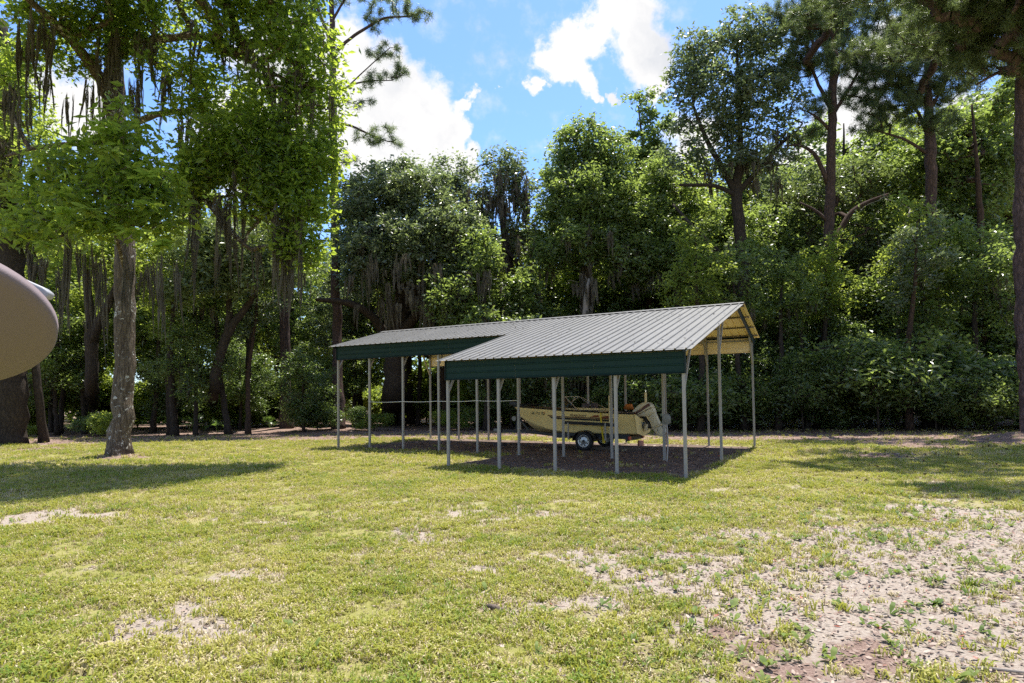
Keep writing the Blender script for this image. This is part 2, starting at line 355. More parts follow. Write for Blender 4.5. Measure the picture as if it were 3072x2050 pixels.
# ------------------------------------------------------------------ ground
sand_c = [(2050, 1290, 1.7, 0.6), (2200, 1380, 1.2, 0.62), (1850, 1370, 1.0, 0.6), (1700, 1420, 0.7, 0.5), (2150, 1480, 0.8, 0.5), (1500, 1360, 0.6, 0.42), (900, 1240, 0.9, 0.3), (1250, 1300, 0.7, 0.35), (1100, 1190, 1.0, 0.28), (500, 1230, 1.0, 0.28), (2300, 1235, 1.2, 0.5), (350, 1440, 0.6, 0.45), (1900, 1300, 1.0, 0.75), (2150, 1330, 1.1, 0.75), (1720, 1330, 0.6, 0.6), (2300, 1430, 0.6, 0.6), (2020, 1420, 0.7, 0.75), (1580, 1305, 0.55, 0.5), (1350, 1390, 0.4, 0.5), (2280, 1300, 1.1, 0.75),
          (160, 1190, 0.7, 0.7), (1430, 1345, 0.45, 0.45), (1800, 1420, 0.55, 0.55), (1900, 1500, 0.45, 0.6), (2250, 1185, 1.0, 0.6), (1070, 1370, 0.35, 0.4), (2050, 1240, 0.8, 0.45), (1760, 1260, 0.7, 0.4)]
lit_c = [(1750, 1480, 0.4, 0.55), (1560, 1400, 0.4, 0.5), (2200, 1520, 0.4, 0.5), (1850, 1560, 0.4, 0.55), (1150, 1400, 0.4, 0.4), (270, 1555, 0.35, 0.8), (1500, 1530, 0.4, 0.5), (2000, 1480, 0.6, 0.55),
         (2290, 1012, 2.2, 1.0), (655, 995, 1.6, 1.0), (775, 1000, 1.6, 0.9), (270, 1052, 1.0, 0.8), (2100, 1020, 2.2, 0.8), (100, 1030, 2.0, 0.7), (2000, 1045, 1.6, 0.5)]
sand_w = [(*G(x, y)[:2], r * 1.35, a) for x, y, r, a in sand_c]
lit_w = [(*G(x, y)[:2], r, a) for x, y, r, a in lit_c]
def masks(x, y):
    wx = x + (fbm(x, y, 0.9, 3) - 0.5) * 1.6; wy = y + (fbm(x, y, 0.9, 9) - 0.5) * 1.6
    s = np.zeros_like(x)
    for px, py, r, a in sand_w: s = np.maximum(s, a * np.exp(-((wx - px) ** 2 + (wy - py) ** 2) / (r * r)))
    n = fbm(x, y, 2.2, 21)
    s = sstep(0.10, 0.50, s + (n - 0.5) * 0.8)
    sp_ = sstep(0.54, 0.70, fbm(x, y, 1.1, 55)) * 0.62 * sstep(26, 8, y)
    s = np.maximum(s, sp_)
    s = np.maximum(s, 0.75 * thinm(x, y) * sstep(0.36, 0.64, fbm(x, y, 0.8, 61)))
    l = np.zeros_like(x)
    for px, py, r, a in lit_w: l = np.maximum(l, a * np.exp(-((wx - px) ** 2 + (wy - py) ** 2) / (r * r)))
    edge = np.interp(x, [-40, -24, -14, -8, 0, 8, 14, 20, 40], [25, 26.0, 28.0, 28.6, 28.0, 24.6, 22.8, 22.2, 22]) + (fbm(x, y, 0.35, 5) - 0.5) * 2.4
    f = sstep(-0.9, 0.5, y - edge + (n - 0.5) * 1.5)
    l = np.maximum(sstep(0.2, 0.6, l + (fbm(x, y, 2.6, 77) - 0.5) * 0.6), f)
    u, v = to_uv(x, y); q = (fbm(x, y, 0.8, 33) - 0.5) * 1.3
    lo = np.where(u < 7.3, 0.0, -3.4) + q * 1.0
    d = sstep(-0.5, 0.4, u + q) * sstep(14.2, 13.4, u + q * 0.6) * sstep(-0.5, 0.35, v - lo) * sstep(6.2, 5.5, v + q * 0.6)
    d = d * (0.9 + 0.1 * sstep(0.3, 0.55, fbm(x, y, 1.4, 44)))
    d = np.maximum(d, 0.75 * d + 0.8 * sstep(0.5, 0.9, d) * 0)
    return s, l, d
def thinm(x, y): return sstep(-0.15, 0.45, x / (y * 0.8)) * sstep(12.5, 8.0, y)
def gheight(x, y):
    h = (fbm(x, y, 0.35, 101, 3) - 0.5) * 0.07 * sstep(3, 9, np.hypot(x, y)) + (fbm(x, y, 3.0, 60, 3) - 0.5) * 0.03
    for px, py, r, z in mounds: h = h + z * np.exp(-((x - px) ** 2 + (y - py) ** 2) / (r * r))
    u, v = to_uv(x, y)
    ins = sstep(-1.5, 0, u) * sstep(15.2, 13.7, u) * sstep(-5, -3.8, v) * sstep(7, 5.7, v)
    return h * (1 - ins * 0.75)
mounds = [(18.9, 23.2, 1.3, 0.32), (-13.9, 38.8, 1.6, 0.2), (-10.4, 38.2, 1.5, 0.15), (-12.9, 20.8, 0.9, 0.12), (-23, 29, 2, 0.2)]
def ground_mat():
    m, t, b = mat('lawn_soil')
    g = N(t, 'ShaderNodeNewGeometry'); at = N(t, 'ShaderNodeAttribute', attribute_name='cover')
    sx = N(t, 'ShaderNodeSeparateColor'); t.links.new(at.outputs['Color'], sx.inputs[0])
    def noise(s, d=6, ro=0.65):
        n = N(t, 'ShaderNodeTexNoise', inp={'Scale': s, 'Detail': float(d), 'Roughness': ro}); t.links.new(g.outputs['Position'], n.inputs['Vector']); return n.outputs['Fac']
    def ramp(fac, stops):
        r = N(t, 'ShaderNodeValToRGB'); e = r.color_ramp.elements
        while len(e) < len(stops): e.new(0.5)
        for i, (p, c) in enumerate(stops): e[i].position = p; e[i].color = (*c, 1)
        t.links.new(fac, r.inputs[0]); return r.outputs[0]
    def mix(f, a, c):
        x = N(t, 'ShaderNodeMix', data_type='RGBA'); t.links.new(f, x.inputs[0]); t.links.new(a, x.inputs[6]); t.links.new(c, x.inputs[7]); return x.outputs[2]
    fine = noise(45, 8, 0.7)
    lawn = ramp(mth(t, 'ADD', mth(t, 'MULTIPLY', noise(0.9, 4), 0.7), mth(t, 'MULTIPLY', fine, 0.35)), [(0.30, (0.15, 0.17, 0.035)), (0.5, (0.23, 0.22, 0.065)), (0.72, (0.32, 0.27, 0.13))])
    sand = ramp(fine, [(0.3, (0.195, 0.15, 0.118)), (0.5, (0.30, 0.25, 0.205)), (0.68, (0.385, 0.335, 0.285))])
    lit = ramp(noise(60, 8, 0.75), [(0.3, (0.085, 0.055, 0.044)), (0.5, (0.20, 0.135, 0.108)), (0.66, (0.34, 0.25, 0.21))])
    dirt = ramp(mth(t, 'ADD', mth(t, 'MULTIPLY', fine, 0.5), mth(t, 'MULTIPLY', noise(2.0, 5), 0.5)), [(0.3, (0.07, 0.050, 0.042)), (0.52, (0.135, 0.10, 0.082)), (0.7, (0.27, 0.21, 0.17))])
    br = mth(t, 'MULTIPLY_ADD', noise(16, 5, 0.7), 0.9, -0.45)
    def thr(ch): 
        r = N(t, 'ShaderNodeMapRange', inp={'From Min': 0.35, 'From Max': 0.65}); t.links.new(mth(t, 'ADD', sx.outputs[ch], br), r.inputs['Value']); return r.outputs[0]
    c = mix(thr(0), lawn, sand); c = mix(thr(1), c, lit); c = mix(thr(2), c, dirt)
    t.links.new(c, b.inputs['Base Color']); b.inputs['Roughness'].default_value = 0.95; b.inputs['Specular IOR Level'].default_value = 0.15
    bp = N(t, 'ShaderNodeBump', inp={'Strength': 0.8, 'Distance': 0.03}); t.links.new(fine, bp.inputs['Height']); t.links.new(bp.outputs[0], b.inputs['Normal'])
    return m
gx = np.concatenate([[-600, -300, -150, -90, -65], np.arange(-50, 50.01, 0.25), [65, 90, 150, 300, 600]])
gy = np.concatenate([[-600, -300, -120, -60, -30, -12], np.arange(-4, 62.01, 0.25), [70, 90, 130, 200, 350, 700]])
XX, YY = np.meshgrid(gx, gy)
ZZ = gheight(XX, YY) * (np.abs(XX) < 60) * (np.abs(YY) < 65)
nx_, ny_ = len(gx), len(gy)
idx = np.arange(nx_ * ny_).reshape(ny_, nx_)
q = np.stack([idx[:-1, :-1], idx[:-1, 1:], idx[1:, 1:], idx[1:, :-1]], -1).reshape(-1, 4)
gme = mesh_np('lawn', np.stack([XX, YY, ZZ], -1).reshape(-1, 3), [q], ground_mat(), smooth=True)
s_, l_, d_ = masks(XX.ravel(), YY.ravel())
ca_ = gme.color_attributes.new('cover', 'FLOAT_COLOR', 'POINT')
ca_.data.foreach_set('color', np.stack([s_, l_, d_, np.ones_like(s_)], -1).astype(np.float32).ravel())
lawn = tag(link('lawn', gme), 'sunlit lawn with worn sandy patches and a leaf-strewn wood edge', None, None, 'structure')

# ------------------------------------------------------------------ carport
ZME = ZF + SL * (-VF); VR = VB / 2; ZR = ZF + SL * (VR - VF + OVW)
def zroof(v): return np.where(v <= VR, ZF + SL * (v - (VF - OVW)), ZR - SL * (v - VR))
LEN = 9 * S
cport = thing('carport', 'long open carport with grey ribbed metal roof and green side panels', 'carport', (CX0, CY0, 0), TH)
def panel_mesh(w, v0, v1):
    """ribbed sheet, u from 0..w, from v0 to v1 on the slope, top skin and cream underside"""
    n = 4; prof = []
    for i in range(n):
        c = (i + 0.5) * w / n
        prof += [(c - 0.024, 0), (c - 0.012, 0.030), (c + 0.012, 0.030), (c + 0.024, 0)]
    prof = [(0.001, 0)] + prof + [(w - 0.001, 0)]
    k = len(prof); V = []
    for lay, dz in ((0, 0.0), (1, -0.004)):
        for v in (v0, v1):
            for u, z in prof: V.append((u, v, float(zroof(np.float64(v))) + z + dz))
    f = []; mi = []
    for j in range(k - 1):
        f.append((j, j + 1, k + j + 1, k + j)); mi.append(0)
        f.append((2 * k + j, 3 * k + j, 3 * k + j + 1, 2 * k + j + 1)); mi.append(1)
        f.append((j, 2 * k + j, 2 * k + j + 1, j + 1)); mi.append(0)
        f.append((k + j, k + j + 1, 3 * k + j + 1, 3 * k + j)); mi.append(0)
    f.append((0, k, 3 * k, 2 * k)); f.append((k - 1, 3 * k - 1, 4 * k - 1, 2 * k - 1)); mi += [0, 0]
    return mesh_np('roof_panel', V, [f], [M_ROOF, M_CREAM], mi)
U0, U1, UX = -0.30, LEN + 0.233, 5 * S - 0.244
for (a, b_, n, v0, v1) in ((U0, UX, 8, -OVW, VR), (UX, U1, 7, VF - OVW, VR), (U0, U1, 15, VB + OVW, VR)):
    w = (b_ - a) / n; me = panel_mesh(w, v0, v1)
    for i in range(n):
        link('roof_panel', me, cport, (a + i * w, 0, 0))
# ridge cap in 5 lengths
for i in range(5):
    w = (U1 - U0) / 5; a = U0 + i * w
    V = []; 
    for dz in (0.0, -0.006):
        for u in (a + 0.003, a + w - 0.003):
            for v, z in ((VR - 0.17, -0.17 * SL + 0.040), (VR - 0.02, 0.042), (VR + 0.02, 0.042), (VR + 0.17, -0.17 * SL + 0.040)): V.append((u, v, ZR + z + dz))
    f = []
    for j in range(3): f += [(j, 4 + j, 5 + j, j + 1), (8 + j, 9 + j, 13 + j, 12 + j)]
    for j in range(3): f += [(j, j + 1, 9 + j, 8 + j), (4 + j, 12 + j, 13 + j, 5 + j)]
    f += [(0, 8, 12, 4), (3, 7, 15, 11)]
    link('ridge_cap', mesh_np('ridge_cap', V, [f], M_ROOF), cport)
# posts
def post(u, v, z1, label=None):
    m = MB(); m.box((0, 0, z1 / 2 - 0.05), (0.064, 0.064, z1 + 0.1)); o = m.build('post', M_GALV, cport); o.location = (u, v, 0)
    m2 = MB(); m2.box((0, 0, 0.01), (0.12, 0.12, 0.012)); m2.build('base_plate', M_GALV, o)
PO = 0.062
for i in range(10):
    post(i * S, 0, float(zroof(0.0)) - PO - 0.05); post(i * S, VB, float(zroof(VB)) - PO - 0.05)
    if i >= 5: post(i * S, VF, float(zroof(VF)) - PO - 0.05)
for i in range(10):
    u = i * S
    def zz(v): return float(zroof(np.float64(v))) - PO - 0.03
    for a, b_ in ((0.0, VR), (VR, VB)) + (((VF, 0.0),) if i >= 5 else ()):
        m = MB(); e = 0.033 if a == 0.0 and i >= 5 else 0.0
        m.bar((u, a + e, zz(a + e)), (u, b_, zz(b_)), 0.056, 0.056); m.build('rafter', M_GALV, cport)
    br = [(0.0, 1, 2.95), (VB, -1, 2.85)] + ([(VF, 1, 1.95)] if i >= 5 else [])
    for v, sg, zb in br:
        m = MB(); v2 = v + sg * 0.62; m.bar((u + 0.002, v + sg * 0.03, zb), (u + 0.002, v2, zz(v2) - 0.03), 0.045, 0.05); m.build('brace', M_GALV, cport)
# purlins (hat channels)
for a, b_, vsn in ((U0, UX, [0.25, 1.1, 2.0, 2.7]), (UX, U1, [-3.7, -2.6, -1.5, -0.4, 0.6, 1.6, 2.6]), (U0, U1, [3.0, 3.9, 4.8, 5.6])):
    for v in vsn:
        z = float(zroof(np.float64(v))) - 0.02
        m = MB(); m.box(((a + b_) / 2, v, z - 0.008), (b_ - a - 0.06, 0.085, 0.030)); m.build('purlin', M_PURLIN, cport)
# header tubes along post tops
for a, b_, v in ((0, LEN, 0.0), (0, LEN, VB), (5 * S, LEN, VF)):
    m = MB(); m.box(((a + b_) / 2, v, float(zroof(np.float64(v))) - 0.16), (b_ - a, 0.052, 0.052)); m.build('header_beam', M_GALV, cport)
# side panels: three ribbed lengths each, green outside, cream inside
def side_panel(a, b_, v, z1, z0, sgn, mo, mi_):
    zs = []
    n = 3; h = (z1 - z0) / n
    for k in range(n):
        zt = z1 - k * h
        zs += [(zt, 0), (zt - h * 0.72, 0), (zt - h * 0.80, 0.016), (zt - h * 0.92, 0.016)]
    zs.append((z0, 0)); k = len(zs); V = []
    for off in (0.0, -0.004):
        for u in (a, b_):
            for z, d in zs: V.append((u, v + sgn * (0.036 + d + off), z))
    f = []; mi = []
    for j in range(k - 1):
        f.append((j, j + 1, k + j + 1, k + j)); mi.append(0)
        f.append((2 * k + j, 3 * k + j, 3 * k + j + 1, 2 * k + j + 1)); mi.append(1)
    f += [(0, k, 3 * k, 2 * k), (k - 1, 3 * k - 1, 4 * k - 1, 2 * k - 1)]; mi += [0, 0]
    link('side_panel', mesh_np('side_panel', V, [f], [mo, mi_], mi), cport)
def side_run(a, b_, n, v, sgn, top=0.075, h=0.47):
    w = (b_ - a) / n; zt = float(zroof(np.float64(v))) - top
    for i in range(n): side_panel(a + i * w + 0.0015, a + (i + 1) * w - 0.0015, v, zt, zt - h, sgn, M_GREEN, M_CREAM)
    m = MB(); m.box(((a + b_) / 2, v + sgn * 0.066, zt - h - 0.006), (b_ - a, 0.062, 0.012)); m.build('panel_trim', M_DGREEN, cport)
    m = MB(); m.box(((a + b_) / 2, v + sgn * 0.060, zt + 0.030), (b_ - a, 0.05, 0.055)); m.build('panel_trim', M_DGREEN, cport)
    for u in (a - 0.014, b_ + 0.014):
        m = MB(); m.box((u, v + sgn * 0.03, zt - h / 2), (0.024, 0.075, h + 0.02)); m.build('panel_trim', M_DGREEN, cport)
side_run(5 * S - 0.03, LEN + 0.03, 3, VF, -1)
side_run(-0.03, 5 * S - 0.06, 3, 0.0, -1)
side_run(-0.03, LEN + 0.03, 6, VB, 1, 0.075, 0.50)
# gable trim: dark boards below the roof edge at both open ends
for u in (LEN + 0.045, -0.045):
    segs = [(VR + 0.04, VB + OVW - 0.04, 0.24)] + ([(VF - OVW + 0.02, VR - 0.04, 0.06)] if u > 0 else [(-OVW + 0.02, VR - 0.04, 0.06)])
    for a, b_, h in segs:
        za, zb = float(zroof(np.float64(a))) - 0.012, float(zroof(np.float64(b_))) - 0.012
        V = [(u - 0.006, a, za), (u - 0.006, b_, zb), (u - 0.006, b_, zb - h), (u - 0.006, a, za - h), (u + 0.006, a, za), (u + 0.006, b_, zb), (u + 0.006, b_, zb - h), (u + 0.006, a, za - h)]
        f = [(0, 1, 2, 3), (7, 6, 5, 4), (0, 4, 5, 1), (2, 6, 7, 3), (0, 3, 7, 4), (1, 5, 6, 2)]
        link('gable_trim', mesh_np('gable_trim', V, [f], M_DGREEN), cport)
# rope strung along the middle posts
m = MB(); pts = []
for k in range(33):
    u = S + 4 * S * k / 32; pts.append((*BL(u, -0.045)[:2], 1.70 - 0.02 * math.sin(math.pi * (k % 8) / 8.0)))
m.tube(pts, 0.008, 6); tag(m.build('rope', M_ROPE), 'thin white rope strung between the carport posts in front of the trees', 'rope')

# ------------------------------------------------------------------ boat, trailer, outboard
WG = np.array((2.364, 21.035, 0.0)); axv = np.array((ca, sa, 0)); nvv = np.array((-sa, ca, 0))
YC = 0.95   # boat centreline from the near wheel face
def BP(x, y, dv=YC):
    """photo pixel (3072-wide) on the plane dv behind the near wheel -> local x, z"""
    d = np.array(ray(x / K, y / K)); c = np.array((0, 0, CH)); o = WG + nvv * dv
    t = ((o - c) @ nvv) / (d @ nvv); p = c + d * t
    return float((p - WG) @ axv), float(p[2])
def boat_empty(name, label, cat):
    return thing(name, label, cat, tuple(WG), TH)
boat = boat_empty('motorboat', 'cream aluminium motorboat with brown stripes resting on a trailer under the carport', 'boat')
X0B, X1B = -3.12, 1.72
def hull_at(x):
    s = (x - X0B) / (X1B - X0B)
    gz = 1.455 - 0.10 * min(s / 0.45, 1) - 0.15 * max(0, (s - 0.35) / 0.65)
    gb = 0.90 * (1 - (1 - min(s / 0.55, 1)) ** 2.3); gb = max(gb, 0.02)
    kz = 0.48 + (gz - 0.48) * (max(0, 1 - s / 0.26)) ** 1.7 * 0.98 if s < 0.26 else 0.48 - 0.04 * (s - 0.26)
    t = max(0, s - 0.055); cz = 0.58 + 0.52 * max(0, 1 - t / 0.52) ** 1.8
    cz = max(cz, kz + 0.005); cb = gb * (0.80 - 0.35 * max(0, 1 - s / 0.3)) 
    if s < 0.06: cz = kz + (gz - kz) * 0.4
    return gz, gb, cz, max(cb, 0.012), kz
st = np.concatenate([np.linspace(X0B, -2.0, 12), np.linspace(-1.8, X1B, 12)])
def ring(x):
    gz, gb, cz, cb, kz = hull_at(x)
    pts = [(gb, gz), (gb * 0.985 + cb * 0.015, gz - 0.05), ((gb * 0.6 + cb * 0.4), cz + (gz - cz) * 0.5), (cb + 0.012, cz + 0.02), (cb + 0.012, cz - 0.012), (cb * 0.62, cz * 0.62 + kz * 0.38 - 0.01), (0.02, kz)]
    return [(x, YC - y, z) for y, z in pts] + [(x, YC + y, z) for y, z in reversed(pts)]
V = []; f = []; mi = []
for x in st: V += ring(x)
nr = 14
for i in range(len(st) - 1):
    for j in range(nr - 1):
        f.append((i * nr + j, i * nr + j + 1, (i + 1) * nr + j + 1, (i + 1) * nr + j)); mi.append(1 if 4 <= j <= 8 else 0)
hull_me = mesh_np('hull', V, [f], [M_HULL, M_HULLB], mi, smooth=True)
hull_me.validate()
hull = link('hull', hull_me, boat)
def hull_side(x, z):
    gz, gb, cz, cb, kz = hull_at(x)
    t = min(max((z - cz) / max(gz - cz, 1e-3), 0), 1); mid = gb * 0.6 + cb * 0.4
    y = cb + (mid - cb) * t * 2 if t < 0.5 else mid + (gb - mid) * (t - 0.5) * 2
    return YC - y
# transom
m = MB(); gz, gb, cz, cb, kz = hull_at(X1B)
tr = [(X1B, YC - gb, gz), (X1B, YC - cb, cz), (X1B, YC, kz), (X1B, YC + cb, cz), (X1B, YC + gb, gz), (X1B, YC + 0.3, gz - 0.16), (X1B, YC - 0.3, gz - 0.16)]
V = tr + [(a + 0.04, b_, c) for a, b_, c in tr]
f4 = [(i, (i + 1) % 7, 7 + (i + 1) % 7, 7 + i) for i in range(7)]
f3 = [(0, 1, 6), (1, 2, 6), (2, 5, 6), (2, 3, 5), (3, 4, 5)]
f3 = f3 + [(a + 7, c + 7, b_ + 7) for a, b_, c in f3]
m.add(V, f3, f4); m.build('transom', M_HULL, boat)
# dark gunwale strip both sides, foredeck, inner floor
for sg in (-1, 1):
    m = MB(); m.tube([(x, YC + sg * (hull_at(x)[1] + 0.006), hull_at(x)[0] + 0.005) for x in st], 0.022, 6); m.build('gunwale', M_DARK, boat)
xs = [x for x in st if x <= -1.15]
V = []; f4 = []
for i, x in enumerate(xs):
    gz, gb = hull_at(x)[:2]; V += [(x, YC - gb * 0.97, gz), (x, YC, gz + 0.05), (x, YC + gb * 0.97, gz)]
    if i: f4 += [((i - 1) * 3, (i - 1) * 3 + 1, i * 3 + 1, i * 3), ((i - 1) * 3 + 1, (i - 1) * 3 + 2, i * 3 + 2, i * 3 + 1)]
m = MB(); m.add(V, f4=f4); m.build('foredeck', M_SEAT, boat)
m = MB(); m.box((0.2, YC, 0.68), (2.7, 1.3, 0.02)); m.build('cockpit_floor', M_SEAT, boat)
# hull stripes: thin sheets standing 4 mm off the side
def stripe(name, x0, x1, off0, off1, mtl, n=16, x0b=None, x1b=None, d=0.006):
    V = []; f = []
    x0b = x0 if x0b is None else x0b; x1b = x1 if x1b is None else x1b
    for i in range(n + 1):
        t = i / n
        for k, (xa, xb, o) in enumerate(((x0, x1, off0), (x0b, x1b, off1))):
            x = xa + (xb - xa) * t; z = hull_at(x)[0] - (o[0] + (o[1] - o[0]) * t); y = hull_side(x, z)
            V.append((x, y - d, z))
    V += [(a, b_ + 0.003, c) for a, b_, c in V]; o2 = 2 * (n + 1)
    for i in range(n):
        f.append((2 * i, 2 * i + 1, 2 * i + 3, 2 * i + 2)); f.append((o2 + 2 * i, o2 + 2 * i + 2, o2 + 2 * i + 3, o2 + 2 * i + 1))
        f.append((2 * i, 2 * i + 2, o2 + 2 * i + 2, o2 + 2 * i)); f.append((2 * i + 1, o2 + 2 * i + 1, o2 + 2 * i + 3, 2 * i + 3))
    link(name, mesh_np(name, V, [f], mtl), boat)
stripe('stripe', -1.40, 1.02, (0.200, 0.175), (0.235, 0.215), M_BROWN)
stripe('stripe', -1.36, 1.02, (0.245, 0.225), (0.305, 0.285), M_DARK, x0b=-1.26)
stripe('stripe', 0.55, 1.00, (0.165, 0.03), (0.175, 0.173), M_RUST, x0b=0.52, d=0.0065)
stripe('stripe', 0.20, 0.52, (0.170, 0.03), (0.174, 0.168), M_RUST, x0b=0.18, d=0.0065)
def font_text(body, size, name, mtl, x, zoff, shear=0.0, sx=1.0, extr=0.001):
    cu = bpy.data.curves.new('t', 'FONT'); cu.body = body; cu.size = size; cu.shear = shear; cu.extrude = extr; cu.offset = 0.004; cu.resolution_u = 3
    o = bpy.data.objects.new('t', cu); COL.objects.link(o)
    bpy.context.view_layer.update()
    me = bpy.data.meshes.new_from_object(o.evaluated_get(bpy.context.evaluated_depsgraph_get()))
    COL.objects.unlink(o); bpy.data.objects.remove(o); bpy.data.curves.remove(cu)
    for v in me.vertices:
        lx = x + v.co.x * sx; gz = hull_at(lx)[0]; lz = gz - zoff + v.co.y
        v.co = (lx, hull_side(lx, lz) - 0.006 + v.co.z, lz)
    me.materials.clear(); me.materials.append(mtl); me.name = name
    return link(name, me, boat)
font_text('GA 7717 YD', 0.135, 'registration_number', M_DARK, -2.18, 0.215, 0, 0.90)
font_text('STARCRAFT', 0.092, 'lettering', M_BROWN, -0.52, 0.172, 0.1, 1.20)
for k in range(3):
    m = MB(); x = 0.11 + k * 0.05
    z = hull_at(x)[0] - 0.165
    m.add([(x, hull_side(x, z) - 0.007, z), (x + 0.03, hull_side(x, z) - 0.007, z), (x + 0.055, hull_side(x, z) - 0.007, z + 0.055), (x + 0.025, hull_side(x, z) - 0.007, z + 0.055)], f4=[(0, 1, 2, 3)]); m.build('emblem', M_BROWN, boat)
hp = []
for k in range(24):
    a = 2 * math.pi * k / 24; hp.append((16 * math.sin(a) ** 3, 13 * math.cos(a) - 5 * math.cos(2 * a) - 2 * math.cos(3 * a) - math.cos(4 * a)))
xh = -1.52; V = [(xh + a * 0.003, hull_side(xh, 1.22) - 0.008, hull_at(xh)[0] - 0.13 + b_ * 0.003) for a, b_ in hp] + [(xh, hull_side(xh, 1.22) - 0.008, hull_at(xh)[0] - 0.13)]
m = MB(); m.add(V, f3=[(24, i, (i + 1) % 24) for i in range(24)]); m.build('heart_decal', M_ORANGE, boat)
# windshield
def frame_part(poly, name='windshield_frame'):
    m = MB()
    for a, b_ in zip(poly[:-1], poly[1:]): m.tube([a, b_], 0.014, 6)
    return m.build(name, M_ALU, boat)
near, far = YC - 0.78, YC + 0.78
g0 = 1.34
for y in (near, far):
    yi = YC + (y - YC) * 0.8
    frame_part([(-1.20, y * 0.2 + YC * 0.8, 1.42), (-0.82, yi, 1.80), (-0.30, y, 1.36), (-1.20, y * 0.2 + YC * 0.8, 1.42)])
    V = [(-1.17, y * 0.2 + YC * 0.8, 1.43), (-0.82, yi, 1.785), (-0.33, y, 1.37)]
    m = MB(); m.add(V + [(a, b_ + 0.005, c) for a, b_, c in V], f3=[(0, 1, 2), (3, 5, 4)], f4=[(0, 3, 4, 1), (1, 4, 5, 2), (2, 5, 3, 0)]); m.build('windshield_pane', M_GLASS, boat)
frame_part([(-1.20, near * 0.2 + YC * 0.8, 1.42), (-1.20, far * 0.2 + YC * 0.8, 1.42)])
frame_part([(-0.82, YC - 0.62, 1.80), (-0.82, YC + 0.62, 1.80), (0.12, far, 1.38)])
frame_part([(-0.75, YC + 0.1, 1.80), (-0.95, YC + 0.1, 1.45)])
# seats, steering wheel, loose gear inside the cockpit
for y in (YC - 0.4, YC + 0.4):
    m = MB(); m.box((-0.35, y, 1.02), (0.45, 0.42, 0.14)); m.box((-0.14, y, 1.30), (0.10, 0.42, 0.52)); m.build('seat', M_SEAT, boat)
m = MB(); ang = np.linspace(0, 2 * np.pi, 21)
m.tube([(-0.72 + 0.06 * math.sin(a), YC - 0.4 + 0.17 * math.cos(a), 1.45 + 0.17 * math.sin(a)) for a in ang], 0.012, 5); m.tube([(-0.72, YC - 0.57, 1.45), (-0.72, YC - 0.23, 1.45)], 0.01, 5); m.build('steering_wheel', M_DARK, boat)
m = MB(); m.box((1.25, YC, 1.20), (0.5, 1.35, 0.10)); m.build('stern_seat', M_SEAT, boat)
m = MB(); pts = [(-2.9 + 1.5 * t, YC - 0.02 - 0.5 * t, 1.55 - 0.02 * t) for t in np.linspace(0, 1, 6)]
m.tube(pts, 0.016, 6)
for p in pts[1::2]: m.tube([p, (p[0], p[1], p[2] - 0.16)], 0.012, 5)
m.build('bow_rail', M_DARK, boat)
# trolling motor on the bow
tm = boat_empty('trolling_motor', 'black electric trolling motor folded on the bow of the motorboat', 'motor')
link('motor_head', prism([(-3.34, 1.50), (-3.02, 1.48), (-3.00, 1.60), (-3.12, 1.66), (-3.32, 1.63)], YC - 0.09, YC + 0.09, 0.02, M_DARK), tm)
m = MB(); m.tube([(-3.2, YC, 1.52), (-2.2, YC - 0.1, 1.52)], 0.02, 8); m.build('shaft', M_DARK, tm)
m = MB(); m.box((-2.95, YC, 1.475), (0.4, 0.14, 0.04)); m.build('mount', M_DARK, tm)
# outboard
ob = boat_empty('outboard_motor', 'white outboard motor with a maroon cowl band tilted up behind the boat', 'outboard motor')
def pxp(lst, dv=YC): return [BP(x, y, dv) for x, y in lst]
link('cowl', prism(pxp([(1900, 1239), (1904, 1230), (1920, 1215), (1935, 1206.5), (1947, 1207.5), (1955, 1213), (1961, 1221), (1909, 1248)]), YC - 0.19, YC + 0.19, 0.03, M_MOTOR), ob)
link('cowl_band', prism(pxp([(1902, 1240.5), (1951, 1210), (1957, 1216), (1908, 1247)]), YC - 0.195, YC + 0.195, 0.004, M_BROWN), ob)
link('lower_cowl', prism(pxp([(1908, 1250), (1961, 1222.5), (1966, 1236), (1946, 1250), (1930, 1249), (1914, 1254)]), YC - 0.17, YC + 0.17, 0.02, M_MOTOR), ob)
link('midsection', prism(pxp([(1946, 1250), (1966, 1236), (1982, 1273), (1958, 1284)]), YC - 0.11, YC + 0.11, 0.02, M_MOTOR), ob)
link('gearcase', prism(pxp([(1956, 1285), (1981, 1275), (1991, 1293), (1996, 1304), (1988, 1311), (1974, 1307)]), YC - 0.055, YC + 0.055, 0.02, M_MOTOR), ob)
link('cavitation_plate', prism(pxp([(1957, 1286), (1979, 1275), (1992, 1269.5), (1989, 1273), (1981, 1278), (1958, 1289)]), YC - 0.15, YC + 0.15, 0.004, M_MOTOR), ob)
link('intake', prism(pxp([(1972, 1288), (1974, 1287), (1977, 1293), (1975, 1294)]), YC - 0.058, YC - 0.05, 0.0, M_DARK), ob)
m = MB()
pc = BP(1992, 1283)
for k in range(3):
    a = k * 2.094 + 0.4
    m.box((pc[0] + 0.05, YC + 0.09 * math.cos(a), pc[1] + 0.09 * math.sin(a)), (0.03, 0.10 * abs(math.cos(a)) + 0.04, 0.10 * abs(math.sin(a)) + 0.04))
m.build('propeller', M_ALU, ob)
link('clamp_bracket', prism(pxp([(1908, 1252), (1925, 1255), (1934, 1272), (1928, 1296), (1912, 1307), (1906, 1300), (1918, 1285), (1920, 1268), (1908, 1262)]), YC - 0.14, YC + 0.14, 0.012, M_GREY), ob)
link('tilt_arm', prism(pxp([(1925, 1250), (1936, 1250), (1952, 1272), (1956, 1288), (1948, 1286), (1938, 1268)]), YC - 0.07, YC + 0.07, 0.01, M_DARK), ob)
